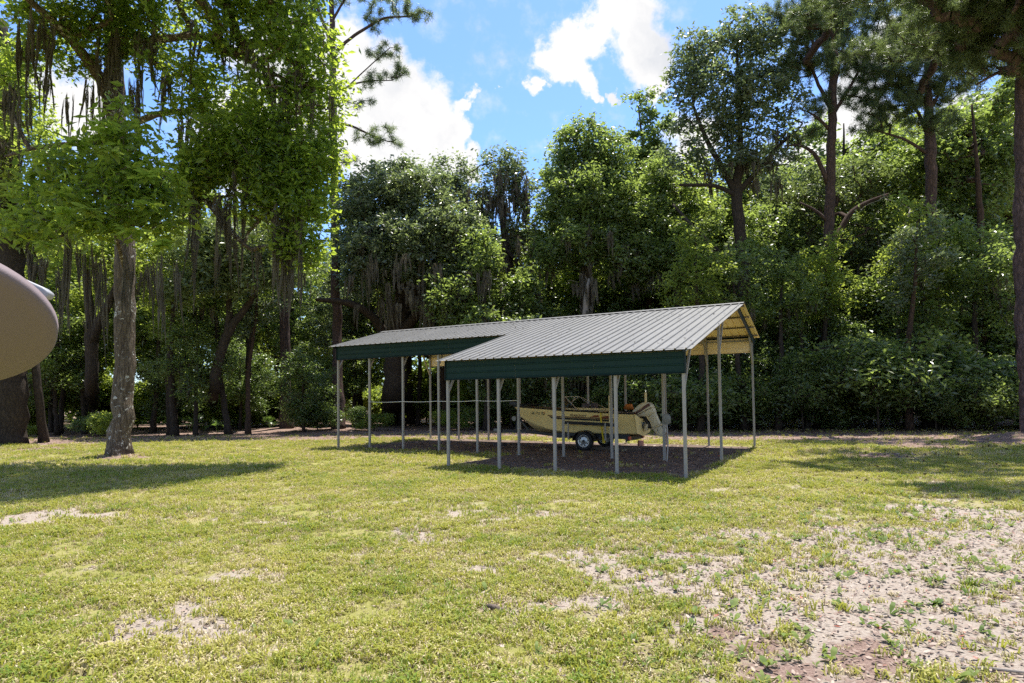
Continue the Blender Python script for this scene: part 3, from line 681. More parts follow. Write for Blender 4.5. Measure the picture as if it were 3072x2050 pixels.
link('transom_plate', prism(pxp([(1938, 1276), (1947, 1272), (1944, 1290), (1934, 1292)]), YC - 0.12, YC + 0.12, 0.006, M_MOTOR), ob)
m = MB(); m.tube([(*BP(1905, 1258)[:1], YC - 0.3, BP(1905, 1258)[1]), (*BP(1930, 1262)[:1], YC - 0.2, BP(1930, 1262)[1]), (*BP(1934, 1280)[:1], YC - 0.2, BP(1934, 1280)[1]), (*BP(1918, 1305)[:1], YC - 0.2, BP(1918, 1305)[1])], 0.018, 6); m.build('hose', M_DARK, ob)
# cowl script
cu = bpy.data.curves.new('t', 'FONT'); cu.body = 'Johnson'; cu.size = 0.085; cu.shear = 0.3; cu.resolution_u = 3; cu.extrude = 0.001
o = bpy.data.objects.new('t', cu); COL.objects.link(o); bpy.context.view_layer.update()
me = bpy.data.meshes.new_from_object(o.evaluated_get(bpy.context.evaluated_depsgraph_get())); COL.objects.unlink(o); bpy.data.objects.remove(o)
a0 = np.array(BP(1911, 1238.5)); a1 = np.array(BP(1940, 1220.5)); ud = (a1 - a0) / np.linalg.norm(a1 - a0)
for v in me.vertices:
    p = a0 + ud * v.co.x + np.array((-ud[1], ud[0])) * v.co.y; v.co = (p[0], YC - 0.199 + v.co.z, p[1])
me.materials.clear(); me.materials.append(M_PVC); link('lettering', me, ob)
# gear lying along the near gunwale
for (xa, za, xb, zb, dy) in ((-0.42, 1.395, 1.05, 1.365, -0.68), (-0.75, 1.375, 0.9, 1.33, -0.72)):
    m = MB(); m.tube([(xa, YC + dy, za), (xb, YC + dy, zb)], 0.018, 8)
    o = m.build('pole', M_PVC); o.location = tuple(WG); o.rotation_euler = (0, 0, TH)
    tag(o, 'upper cream pole laid along the near gunwale of the boat' if dy == -0.68 else 'lower cream pole laid along the near gunwale of the boat', 'pole', 'poles lying on the boat')
cus = MB(); cus.tube([(1.02, YC + 0.25, 1.36), (1.10, YC + 0.25, 1.42), (1.24, YC + 0.25, 1.42), (1.32, YC + 0.25, 1.36)], [0.04, 0.11, 0.11, 0.04], 10)
o = cus.build('life_vest', M_ORANGE, None, True); o.location = tuple(WG); o.rotation_euler = (0, 0, TH); tag(o, 'faded orange life vest heaped near the stern of the boat', 'life vest')
# trailer
trl = boat_empty('boat_trailer', 'black boat trailer with chrome-rimmed wheels carrying the cream motorboat', 'trailer')
m = MB()
for y in (YC - 0.5, YC + 0.5):
    m.bar((1.45, y, 0.46), (-1.2, y, 0.46), 0.09, 0.17); m.bar((-1.2, y, 0.46), (-2.6, YC + (y - YC) * 0.08, 0.54), 0.08, 0.10)
m.bar((-2.55, YC, 0.55), (-3.95, YC, 0.555), 0.09, 0.09)
for x in (1.40, 0.5, -0.6): m.bar((x, YC - 0.78, 0.42), (x, YC + 0.78, 0.42), 0.08, 0.08)
m.build('trailer_frame', M_TRAIL, trl)
m = MB(); m.bar((0.05, YC - 0.85, 0.30), (0.05, YC + 0.85, 0.30), 0.07, 0.07); m.build('axle', M_TRAIL, trl)
def wheel(x, y, near=True):
    w = MB(); prof = [(0.205, -0.09), (0.29, -0.10), (0.315, -0.06), (0.315, 0.06), (0.29, 0.10), (0.205, 0.09)]
    n = 28; V = []
    for r, dy in prof:
        for k in range(n): a = 2 * math.pi * k / n; V.append((r * math.cos(a), dy, r * math.sin(a)))
    f4 = [(i * n + k, i * n + (k + 1) % n, (i + 1) % 6 * n + (k + 1) % n, (i + 1) % 6 * n + k) for i in range(6) for k in range(n)]
    w.add(V, f4=f4); wo_ = w.build('wheel', M_BLACK, trl, True); wo_.location = (x, y, 0.315)
    rm = MB(); V = []; prof = [(0.215, -0.085), (0.195, -0.095), (0.175, -0.06), (0.12, -0.055), (0.06, -0.085), (0.0001, -0.087)]
    for r, dy in prof:
        for k in range(n): a = 2 * math.pi * k / n; V.append((r * math.cos(a), dy, r * math.sin(a)))
    f4 = [(i * n + k, i * n + (k + 1) % n, (i + 1) * n + (k + 1) % n, (i + 1) * n + k) for i in range(5) for k in range(n)]
    rm.add(V, f4=f4); rm.build('rim', M_CHROME, wo_, True)
    h = MB()
    for k in range(8):
        a = 2 * math.pi * k / 8 + 0.2; h.tube([(0.147 * math.cos(a), -0.064, 0.147 * math.sin(a)), (0.147 * math.cos(a), -0.050, 0.147 * math.sin(a))], 0.022, 10)
    h.build('vent_hole', M_DARK, wo_)
    hb = MB(); hb.tube([(0, -0.11, 0), (0, -0.05, 0)], 0.045, 12); hb.build('hub', M_DARK, wo_)
wheel(0.0, 0.06); wheel(0.05, 2 * YC - 0.06)
for y in (0.06, 2 * YC - 0.06):
    fd = MB(); V = []; n = 12
    for k in range(n + 1):
        a = math.pi * (0.02 + 0.96 * k / n)
        for dy in (-0.13, 0.13): V.append((0.40 * math.cos(a), y + dy, 0.30 + 0.37 * math.sin(a)))
    V2 = [(a, b_, c - 0.01) for a, b_, c in V]; o2 = len(V)
    f4 = [(2 * k, 2 * k + 1, 2 * k + 3, 2 * k + 2) for k in range(n)] + [(o2 + 2 * k, o2 + 2 * k + 2, o2 + 2 * k + 3, o2 + 2 * k + 1) for k in range(n)] + [(2 * k, 2 * k + 2, o2 + 2 * k + 2, o2 + 2 * k) for k in range(n)] + [(2 * k + 1, o2 + 2 * k + 1, o2 + 2 * k + 3, 2 * k + 3) for k in range(n)]
    fd.add(V + V2, f4=f4); fd.build('fender', M_TRAIL, trl)
for y in (YC - 1.00, YC + 1.00):
    m = MB(); m.bar((-0.75, y, 0.93), (1.10, y, 0.86), 0.06, 0.10); m.build('guide_board', M_BLACK, trl)
    for x in (-0.52, 0.80):
        m = MB(); m.bar((x, y - 0.04 if y < YC else y + 0.04, 0.36), (x, y - 0.04 if y < YC else y + 0.04, 0.92), 0.045, 0.045); m.bar((x, y, 0.40), (x, YC + (y - YC) * 0.5, 0.42), 0.045, 0.045); m.build('guide_support', M_GALV, trl)
for x, y, z0, z1 in ((0.93, 0.02, 0.30, 1.78), (1.55, 2 * YC - 0.02, 0.45, 1.88)):
    m = MB(); m.tube([(x, y, z0), (x, y, z0 + 0.25)], 0.025, 8); m.build('guide_post', M_GALV, trl)
    m = MB(); m.tube([(x, y, z0 + 0.25), (x, y, z1)], 0.042, 10); m.tube([(x, y, z1), (x, y, z1 + 0.03)], 0.046, 10); m.build('guide_post', M_PVC, trl)
    m = MB(); m.bar((x, y, z0 + 0.1), (x, YC + (y - YC) * 0.55, z0 + 0.12), 0.05, 0.05); m.build('guide_support', M_TRAIL, trl)
m = MB()
for y in (YC - 0.35, YC + 0.35): m.bar((-0.9, y, 0.56), (1.4, y, 0.535), 0.09, 0.05)
m.build('bunk', M_WOOD, trl)
m = MB(); m.bar((-3.05, YC, 0.58), (-2.98, YC, 1.28), 0.10, 0.10); m.bar((-2.55, YC, 0.58), (-3.0, YC, 1.05), 0.06, 0.06); m.build('winch_stand', M_TRAIL, trl)
m = MB(); m.tube([(-3.12, YC - 0.12, 1.02), (-3.12, YC + 0.1, 1.02)], 0.09, 14); m.build('winch', M_GREY, trl)
m = MB(); m.box((-3.92, YC, 0.58), (0.22, 0.10, 0.10)); m.build('coupler', M_GREY, trl)
m = MB(); m.tube([(-3.72, YC - 0.08, 0.12), (-3.72, YC - 0.08, 0.85)], 0.03, 10); m.box((-3.72, YC - 0.08, 0.86), (0.12, 0.12, 0.06)); m.build('tongue_jack', M_TRAIL, trl)
m = MB(); m.box((1.45, YC, 0.40), (0.06, 1.7, 0.14)); m.build('rear_bumper', M_TRAIL, trl)
for y in (0.25, 2 * YC - 0.25):
    m = MB(); m.box((1.50, y, 0.42), (0.06, 0.18, 0.11)); m.build('tail_light', M_REDL, trl)
m = MB(); m.box((-0.62, YC - 0.83, 0.42), (0.08, 0.02, 0.04)); m.build('side_marker', M_AMBER, trl)
m = MB(); m.box((-2.0, YC, 0.64), (0.1, 0.22, 0.10)); m.build('keel_roller', M_REDL, trl)
# yellow tie-down strap
m = MB(); sp1 = [(0.60, 0.03, 1.26), (0.62, 0.0, 1.02), (0.64, -0.02, 0.80), (0.655, 0.06, 0.42), (0.67, 0.10, 0.30)]
for a, b_ in zip(sp1[:-1], sp1[1:]): m.bar(a, b_, 0.05, 0.006)
m.box((0.672, 0.09, 0.33), (0.085, 0.03, 0.16)); o = m.build('tie_down_strap', M_YEL); o.location = tuple(WG); o.rotation_euler = (0, 0, TH)
tag(o, 'yellow ratchet strap holding the boat down to its trailer', 'strap')
# block under the jack, plank, brick, shovel
def prop(name, me, label, cat, loc, rz=0.0, rx=0.0):
    o = link(name, me); o.location = loc; o.rotation_euler = (rx, 0, rz); return tag(o, label, cat)
jp = WG + axv * -3.72 + nvv * (YC - 0.08)
prop('concrete_block', prism([(-0.2, 0), (0.2, 0), (0.2, 0.13), (-0.2, 0.13)], -0.2, 0.2, 0.012, M_BLOCK), 'dark square block on the dirt under the trailer tongue jack', 'block', (jp[0], jp[1], -0.01), TH)
pl = BL(9.75, 2.75)
prop('timber', prism([(-0.85, 0), (-0.2, 0.0), (0.85, 0), (0.86, 0.10), (0.3, 0.13), (-0.84, 0.11)], -0.09, 0.09, 0.015, M_WOOD), 'dark weathered timber lying on the dirt behind the trailer wheel', 'timber', (pl[0], pl[1], -0.01), TH + 0.12)
bk = BL(9.95, 4.9)
prop('brick', prism([(-0.1, 0), (0.1, 0), (0.1, 0.2), (-0.1, 0.2)], -0.05, 0.05, 0.006, simple('brick_pink', (0.45, 0.22, 0.15), 0.9)), 'pinkish brick standing on end on the ground beyond the boat stern', 'brick', (bk[0], bk[1], -0.01), 0.4)
shp = G(2001 / K, 1385 / K); sh = thing('shovel', 'shovel leaning blade-up against the carport post behind the outboard motor', 'shovel', tuple(shp), TH)
post8 = BL(8 * S, 0); 
def loc_sh(p): 
    d = np.array(p) - shp; return np.array((d[0] * ca + d[1] * sa, -d[0] * sa + d[1] * ca, d[2]))
a0 = np.array((0, 0, 0.0)); a1 = loc_sh(post8 + np.array((0, 0, 1.0))) + np.array((0.10, -0.05, 0.0))
m = MB(); m.tube([a0, a0 * 0.5 + a1 * 0.5 + np.array((0.03, 0, 0)), a1], 0.019, 8); m.build('handle', M_GALV, sh)
bl = [(-0.02, -0.02), (-0.105, 0.03), (-0.115, 0.18), (-0.07, 0.27), (0, 0.30), (0.07, 0.27), (0.115, 0.18), (0.105, 0.03), (0.02, -0.02)]
o = link('blade', prism(bl, -0.012, 0.012, 0.006, M_GREY), sh); o.location = tuple(a1)

# ------------------------------------------------------------------ satellite dish close to the camera
dc = D(-249.2, 727.9, 1.35); dR = 0.29215
vd = Vector(dc) - Vector((0, 0, CH)); vd.normalize()
da_, de_ = -0.4958, 1.0779
dn = Vector((math.sin(da_) * math.cos(de_), math.cos(da_) * math.cos(de_), math.sin(de_)))   # the way the dish faces: up and away
maj = dn.cross(Vector((0, 0, 1))).normalized(); v2 = dn.cross(maj).normalized()
dish = thing('satellite_dish', 'mauve-grey satellite dish seen from behind at the left edge, close up', 'satellite dish', (dc[0], dc[1], 0))
def dl(p): return np.array(p) - np.array((dc[0], dc[1], 0))
n = 64; V = []; rr = [1.0, 1.0, 0.985, 0.9, 0.75, 0.55, 0.3, 0.02]; off = [0.012, -0.006, -0.014, -0.020, -0.035, -0.052, -0.066, -0.072]
for r, o_ in zip(rr, off):
    for k in range(n):
        a = 2 * math.pi * k / n; V.append(np.array(Vector(dc) + (maj * math.cos(a) + v2 * math.sin(a)) * (r * dR) + dn * o_))
inner = [(0.985, 0.008), (0.9, -0.014), (0.55, -0.044), (0.02, -0.064)]
for r, o_ in inner:
    for k in range(n):
        a = 2 * math.pi * k / n; V.append(np.array(Vector(dc) + (maj * math.cos(a) + v2 * math.sin(a)) * (r * dR) + dn * o_))
f = [(i * n + k, i * n + (k + 1) % n, (i + 1) * n + (k + 1) % n, (i + 1) * n + k) for i in range(7) for k in range(n)]
f += [(k, 8 * n + k, 8 * n + (k + 1) % n, (k + 1) % n) for k in range(n)]
f += [((8 + i) * n + k, (9 + i) * n + k, (9 + i) * n + (k + 1) % n, (8 + i) * n + (k + 1) % n) for i in range(3) for k in range(n)]
link('reflector', mesh_np('reflector', dl(np.array(V)), [f], M_DISH, smooth=True), dish)
lp = D(86, 668, 1.56)
m = MB(); e = Vector(dc) + maj * (0.25 * dR) - v2 * (0.3 * dR)
m.tube([dl(Vector(dc) - v2 * dR * 0.95 + dn * 0.0), dl(np.array(lp) + np.array((-0.06, 0.0, -0.02)))], 0.012, 8); m.build('feed_arm', M_LNB, dish)
o = link('feed_horn', prism([(-0.05, -0.012), (0.025, -0.012), (0.032, -0.006), (0.032, 0.008), (0.015, 0.014), (-0.05, 0.016)], -0.02, 0.02, 0.005, M_LNB), dish); o.location = tuple(dl(lp)); o.rotation_euler = (0, 0.42, 0.3)
m = MB(); pc_ = Vector(dc) - dn * 0.085; pb = (float(pc_.x) - 0.02, float(pc_.y) - 0.02)
m.tube([dl((pb[0], pb[1], -0.05)), dl((pb[0], pb[1], pc_.z - 0.02))], 0.025, 12); m.build('mast', M_GALV, dish)
m = MB(); m.bar(dl((pb[0], pb[1], pc_.z - 0.06)), dl(Vector(dc) - dn * 0.06), 0.08, 0.05); m.build('bracket', M_GALV, dish)

# ------------------------------------------------------------------ trees: builders
def resample(pts, rad, step=0.5):
    P = np.asarray(pts, float); d = np.r_[0, np.cumsum(np.linalg.norm(np.diff(P, axis=0), axis=1))]
    n = max(int(d[-1] / step), 4); t = np.linspace(0, d[-1], n + 1)
    # smooth curve by interpolating with a cubic-ish blend
    out = np.stack([np.interp(t, d, P[:, k]) for k in range(3)], -1)
    for _ in range(2): out[1:-1] = 0.25 * out[:-2] + 0.5 * out[1:-1] + 0.25 * out[2:]
    return out, np.interp(t, d, rad)
def trunk_mesh(name, pts, rad, mtl, n=14, flare=1.5, step=0.45, wob=0.07, seed=0, taper_base=True):
    P, r = resample(pts, rad, step); k = len(P); rg = np.random.default_rng(seed)
    h = np.r_[0, np.cumsum(np.linalg.norm(np.diff(P, axis=0), axis=1))]
    if taper_base: r = r * (1 + (flare - 1) * np.exp(-h / 0.45))
    P = P + rg.normal(0, 1, P.shape) * 0.10 * r[:, None] * np.array((1, 1, 0)) * (np.arange(k)[:, None] > 0)
    V, q, t = tube(P, r, n, True)
    ang = np.tile(np.arange(n), k) * 2 * np.pi / n; lev = np.repeat(np.arange(k), n)
    but = 1 + wob * np.sin(ang * 3 + 1.3 * seed) * np.exp(-h[lev] / 2.5) * 1.8 + wob * (rg.random(k * n) - 0.5) * 1.2
    V[:k * n] = P[lev] + (V[:k * n] - P[lev]) * but[:, None]
    return mesh_np(name, V, [np.array(q), np.array(t)], mtl, smooth=True), P, r
def sample_blob(c, r, n, rg):
    p = rg.normal(size=(n, 3)); p /= np.linalg.norm(p, axis=1)[:, None]
    rad = rg.random(n) ** (1 / 2.6)
    return np.asarray(c) + p * rad[:, None] * np.asarray(r)
def grow(nodes, targets, rg):
    """joins each cluster point to the nearest wood: returns nodes, parent, weight"""
    P = [np.asarray(p) for p in nodes]; n0 = len(P); par = list(range(-1, n0 - 1)); par[0] = -1
    A = np.zeros((n0 + 3 * len(targets) + 4, 3)); A[:n0] = nodes; cnt = n0; par = np.full(len(A), -1); tips = []
    d0 = np.array([np.min(np.linalg.norm(A[:n0] - t, axis=1)) for t in targets])
    for t in np.asarray(targets)[np.argsort(d0)]:
        v = t - A[:cnt]; d = np.linalg.norm(v, axis=1) + 0.6 * np.maximum(0, -v[:, 2]) 
        j = int(np.argmin(d)); p = A[j]; L = np.linalg.norm(t - p); prev = j
        for fr in (0.4, 0.75):
            if L < 0.5: continue
            A[cnt] = p + (t - p) * fr + rg.normal(0, 0.07, 3) * L + np.array((0, 0, 0.05 * L)); par[cnt] = prev; prev = cnt; cnt += 1
        A[cnt] = t; par[cnt] = prev; tips.append(cnt); cnt += 1
    w = np.zeros(cnt); w[tips] = 1
    for i in range(cnt - 1, n0 - 1, -1):
        if par[i] >= n0: w[par[i]] += w[i]
    return A[:cnt], par[:cnt], w, n0, tips
def wood_mesh(name, A, par, w, n0, r0, mtl, rmax, sides=4, rmin=0.0):
    V = []; f = []; c = 0; ang = np.arange(sides) * 2 * np.pi / sides
    for i in range(n0, len(A)):
        a, b_ = A[par[i]], A[i]; rb = min(r0 * w[i] ** 0.5, rmax); ra = rb if par[i] < n0 else min(r0 * w[par[i]] ** 0.5, rmax)
        ra = min(ra, rb * 1.35)
        if ra < rmin: continue
        d = b_ - a; L = np.linalg.norm(d)
        if L < 1e-4: continue
        d /= L; u = np.cross(d, (0.3, 0.5, 0.81)); u /= np.linalg.norm(u) + 1e-9; x = np.cross(d, u)
        cs = np.cos(ang)[:, None] * u + np.sin(ang)[:, None] * x
        V.append(a + cs * ra); V.append(b_ + cs * rb)
        for j in range(sides): j2 = (j + 1) % sides; f.append((c + j, c + j2, c + sides + j2, c + sides + j))
        c += 2 * sides
    if not V: return None
    return mesh_np(name, np.concatenate(V), [np.array(f)], mtl, smooth=True)
def leaves(centers, per, spread, size, rg, droop=0.25, aspect=0.42, flat=0.8):
    per = int(per * 1.15); size = size * 1.45; aspect = aspect * 1.1; spread = spread * 0.74; flat = flat * 0.62
    n = len(centers) * per
    sp_ = np.repeat(spread * rg.uniform(0.65, 1.35, len(centers)), per)[:, None]
    c = np.repeat(centers, per, 0) + rg.normal(size=(n, 3)) * sp_ * np.array((1, 1, 0.72))
    az = rg.uniform(0, 2 * np.pi, n); el = rg.normal(-droop, 0.45, n)
    d = np.stack([np.cos(az) * np.cos(el), np.sin(az) * np.cos(el), np.sin(el)], -1)
    upv = np.array((0, 0, 1.0)) * flat + rg.normal(size=(n, 3)) * 0.45
    s = np.cross(d, upv); s /= np.linalg.norm(s, axis=1)[:, None] + 1e-9
    nn = np.cross(s, d)
    L = size * rg.uniform(0.5, 1.5, n)[:, None]; W = L * aspect * rg.uniform(0.8, 1.2, n)[:, None]
    V = np.stack([c, c + d * L * 0.48 + s * W * 0.5 + nn * W * 0.16, c + d * L, c + d * L * 0.48 - s * W * 0.5 + nn * W * 0.16], 1).reshape(-1, 3)
    i = np.arange(n)[:, None] * 4
    return V, np.concatenate([i + (0, 1, 2), i + (0, 2, 3)])
def needles(centers, per, length, width, rg):
    per = int(per * 1.5)
    n = len(centers) * per; c = np.repeat(centers, per, 0) + rg.normal(size=(n, 3)) * 0.09
    d = rg.normal(size=(n, 3)) + np.array((0, 0, 0.35)); d /= np.linalg.norm(d, axis=1)[:, None]
    s = np.cross(d, rg.normal(size=(n, 3))); s /= np.linalg.norm(s, axis=1)[:, None] + 1e-9
    L = length * rg.uniform(0.7, 1.25, n)[:, None]
    V = np.stack([c - s * width * 0.5, c + s * width * 0.5, c + d * L - np.array((0, 0, 0.12)) * L], 1).reshape(-1, 3)
    return V, np.arange(n * 3).reshape(-1, 3)
def moss_mesh(length, width, n, rg, wstrand=0.03):
    """a clump of tapering beards, each a tangle of short curling strands"""
    V = []; f = []; c = 0; k = 4; nb = 7
    for b in range(nb):
        cx, cy = rg.normal(0, width * 0.36), rg.normal(0, width * 0.28); z0 = rg.uniform(-0.18, 0.05) * length
        Lb = length * (1.0 if b == 0 else rg.uniform(0.25, 0.95)); rb = width * rg.uniform(0.12, 0.26); ph = rg.uniform(0, 6.28); bend = rg.normal(0, 0.06, 2)
        for i in range(int(n / nb)):
            s0 = rg.uniform(-0.02, 0.62); ln = rg.uniform(0.25, 0.5); a = rg.uniform(0, 6.28); rr = rg.random() ** 0.6; tw = rg.normal(0, 2.2)
            sa_ = rg.uniform(0, np.pi); sd = np.array((math.cos(sa_), math.sin(sa_), 0)); w = wstrand * rg.uniform(0.5, 1.4)
            for j in range(k + 1):
                u = j / k; t = min(s0 + ln * u, 1.03); pr = rb * (0.55 + 1.3 * min(t, 0.3)) * max(1 - t, 0.02) ** 0.75
                x = cx + pr * rr * math.cos(a + tw * u) + bend[0] * t * t + 0.03 * math.sin(5 * t + ph) + rg.normal(0, 0.008)
                y = cy + pr * rr * math.sin(a + tw * u) + bend[1] * t * t + 0.03 * math.cos(4 * t + ph) + rg.normal(0, 0.008)
                p = np.array((x, y, z0 - Lb * t)); ww = w * (1 - 0.75 * u) * (0.35 + 0.65 * min(1, u * 4 + 0.2))
                V += [p - sd * ww * 0.5, p + sd * ww * 0.5]
                if j: q0 = c + 2 * (j - 1); f.append((q0, q0 + 1, q0 + 3, q0 + 2))
            c += 2 * (k + 1)
    return mesh_np('moss_clump', np.array(V), [np.array(f)], M_MOSS)
MOSS_N = [moss_mesh(1.0, 0.40, 380, np.random.default_rng(400 + i), 0.022) for i in range(6)]      # near clumps, unit length
MOSS_F = [moss_mesh(1.0, 0.55, 190, np.random.default_rng(500 + i), 0.042) for i in range(6)]      # far clumps
def moss_at(root, p, length, width=None, far=True, rg=rng):
    me = (MOSS_F if far else MOSS_N)[int(rg.integers(6))]
    o = link('moss_clump', me, root); o['kind'] = 'stuff'; o.location = tuple(np.asarray(p) - np.array(root.location)); w = width if width else length * 0.6
    o.scale = (w / (0.45 if far else 0.30) * 0.6, w / (0.45 if far else 0.30) * 0.6, length); o.rotation_euler = (rg.normal(0, 0.04), rg.normal(0, 0.04), rg.uniform(0, 6.28))
    return o
def tree(name, label, trunk, blobs, leaf, bark=M_BARKO, group=None, limbs=(), dens=5.0, per=46, size=0.15, spread=0.34, r0=0.012, seed=1, moss=0, moss_len=(0.7, 1.7), sides=14, flare=1.5,
         kind='leaf', droop=0.25, aspect=0.42, cat='tree', moss_low=0.5, twig=M_TWIG, rmin=0.004, sprays=None, trunk_label=None):
    rg = np.random.default_rng(seed * 7919 + 13)
    base = np.array(trunk[0][:3]); root = thing(name, label, cat, tuple(base), 0, group)
    me, P, r = trunk_mesh('trunk', np.array([t[:3] for t in trunk]) - base, [t[3] for t in trunk], bark, sides, flare, seed=seed)
    tro = link('trunk', me, root)
    nodes = list(P[int(len(P) * 0.22):]); rmax = float(np.median(r)) * 0.8
    for i, lb in enumerate(limbs):
        lm, LP, lr = trunk_mesh('limb', np.array([t[:3] for t in lb]) - base, [t[3] for t in lb], bark, 9, 1.15, 0.35, 0.1, seed=seed + 31 * i)
        link('limb', lm, root); nodes += list(LP[1:])
    cl = []
    for (c, rad, k) in blobs:
        area = math.pi * rad[0] * rad[2]; n = max(4, int(area * dens * k * 1.4))
        cl.append(sample_blob(np.asarray(c) - base, rad, n, rg))
    if cl:
        cl = np.concatenate(cl); cl = cl[cl[:, 2] > 0.4 - base[2] * 0]
        A, par, w, n0, tips = grow(np.array(nodes), cl, rg)
        wm = wood_mesh('branchwork', A, par, w, n0, r0, twig if twig is not M_TWIG else bark, rmax, 4, rmin)
        if wm: tag(link('branchwork', wm, root), kind='stuff')
        if kind == 'leaf': V, f = leaves(cl, per, spread, size, rg, droop, aspect)
        else: V, f = needles(cl, per, size, 0.022 if size > 0.2 else 0.014, rg)
        tag(link('crown', mesh_np('crown', V, [f], leaf), root), kind='stuff')
        if moss:
            low = np.where(A[:, 2] < np.quantile(cl[:, 2], moss_low))[0]
            low = low[low > len(P) // 3] if len(low) > moss else np.arange(len(A))
            for j in rg.choice(low, size=min(moss, len(low)), replace=False):
                L = rg.uniform(*moss_len); moss_at(root, A[j] + base, L, L * rg.uniform(0.35, 0.8), True, rg)
    return root
def blob(x, y, Y, rx, ry, k=1.0, depth=None):
    s = mpp(Y); dz = depth if depth else 0.75 * (rx + ry) * 0.5 * s
    return (D(x, y, Y), (rx * s, dz, ry * s), k)
def T(x, y, Y, wpx):       # trunk station from a pixel, its depth and its apparent width
    p = D(x, y, Y); return (p[0], p[1], p[2], wpx * mpp(Y) / 2)
def TG(x, y, wpx, Y=None):
    p = G(x, y); return (p[0], p[1], -0.08, wpx * mpp(p[1]) / 2)

# ------------------------------------------------------------------ trees: left foreground
YH = 20.7
hick = tree('hickory_tree', 'big moss-hung hickory with pale lichen-spotted trunk on the lawn', 
    [TG(272, 1050, 44), T(284, 850, YH, 42), T(290, 650, YH, 42), T(278, 450, YH, 42), T(266, 250, YH, 40), T(260, 100, YH, 34), T(250, -60, YH, 26)],
    [blob(150, 90, 19.5, 150, 90, 0.8), blob(330, 60, 20, 150, 80, 0.8), blob(30, 200, 20, 70, 110, 0.5), blob(420, 190, 19, 90, 90, 0.6), blob(560, 60, 18, 120, 70, 0.8), blob(690, 110, 18, 90, 100, 1.0), blob(640, 240, 18.5, 110, 90, 0.8),
     blob(520, 250, 19, 90, 90, 0.7), blob(740, 230, 18.5, 55, 70, 0.8), blob(520, 370, 19, 110, 70, 1.3), blob(640, 370, 18.5, 100, 60, 1.4), blob(700, 450, 18.5, 70, 80, 1.4), blob(620, 450, 18.5, 80, 70, 1.2), blob(440, 400, 19, 60, 80, 1.2), blob(690, 560, 18.5, 65, 60, 1.1), blob(560, 320, 18.2, 120, 60, 1.2), blob(740, 350, 18.2, 50, 60, 1.2), blob(600, -50, 18, 180, 80, 0.8), blob(200, -60, 19, 220, 90, 0.8), blob(150, -150, 17, 250, 110, 0.6), ((-9.5, 14.5, 13.6), (3.2, 2.4, 1.4), 0.9), ((-13.0, 15.5, 14.5), (3.2, 2.4, 1.4), 0.9), ((-7.6, 17.5, 15.6), (3.0, 2.4, 1.6), 0.9), ((-11.0, 18.5, 17.5), (4.0, 3.0, 1.8), 0.9), ((-15, 13.5, 12.8), (2.6, 2.2, 1.2), 0.8)],
    M_HICK, M_BARKH, limbs=[
        [T(266, 260, YH, 26), T(225, 170, 20, 26), T(160, 85, 19, 22), T(90, 20, 18.2, 16), T(20, -40, 17.5, 10)],
        [T(262, 130, YH, 20), T(340, 95, 20, 18), T(430, 82, 19.4, 16), T(500, 90, 19, 14), T(575, 145, 18.6, 11), T(660, 185, 18.4, 7)],
        [T(280, 430, YH, 22), T(350, 390, 20.2, 20), T(430, 410, 19.6, 18), T(490, 480, 19.2, 15), T(530, 535, 19, 13), T(578, 575, 18.8, 8)],
        [T(276, 320, YH, 16), T(180, 330, 20, 13), T(90, 335, 19.5, 9), T(10, 360, 19, 6)],
        [T(270, 300, YH, 16), T(360, 260, 20, 14), T(470, 250, 19.4, 11), T(600, 300, 18.8, 8), T(700, 380, 18.5, 5)]],
    dens=8.6, per=46, size=0.122, spread=0.34, seed=3, sides=26, flare=1.45, r0=0.014)
# moss clumps of the hickory: x, y of the top, length px, width px, depth
for x, y, L, w, Yd in [(90, 20, 200, 34, 18), (60, 60, 190, 40, 18.4), (120, 60, 150, 30, 18.2), (20, 190, 150, 40, 18.6), (55, 210, 200, 32, 18.6), (110, 160, 130, 24, 18.6), (155, 215, 120, 22, 18.8), (250, 60, 190, 50, 19.4), (290, 70, 210, 40, 19.5), (345, 80, 200, 50, 19.3), (240, 130, 220, 34, 19.8), (310, 170, 190, 40, 19.6),
        (455, 60, 170, 30, 18.6), (500, 70, 130, 36, 18.6), (530, 30, 140, 22, 18.4), (575, 110, 150, 40, 18.2), (620, 150, 130, 40, 18.2), (655, 180, 150, 30, 18.2), (690, 130, 190, 26, 18), (640, 210, 240, 30, 18.2), (720, 180, 140, 26, 18), (760, 210, 110, 20, 18),
        (430, 410, 170, 40, 19), (455, 440, 230, 44, 19), (520, 420, 210, 50, 18.8), (560, 330, 230, 60, 18.6), (610, 330, 240, 60, 18.6), (640, 440, 240, 50, 18.4), (665, 460, 230, 54, 18.4), (650, 520, 200, 36, 18.3), (690, 500, 180, 30, 18.2), (420, 260, 200, 40, 19), (470, 280, 170, 40, 19), (400, 150, 200, 30, 19.2),
        (500, 560, 110, 20, 18.8), (540, 540, 120, 24, 18.8), (590, 560, 120, 20, 18.8), (205, 180, 150, 26, 19.4), (180, 330, 150, 24, 19.4), (700, 620, 110, 18, 18.2)]:
    s = mpp(Yd); moss_at(hick, D(x, y, Yd), L * s * 1.05, w * s, False)
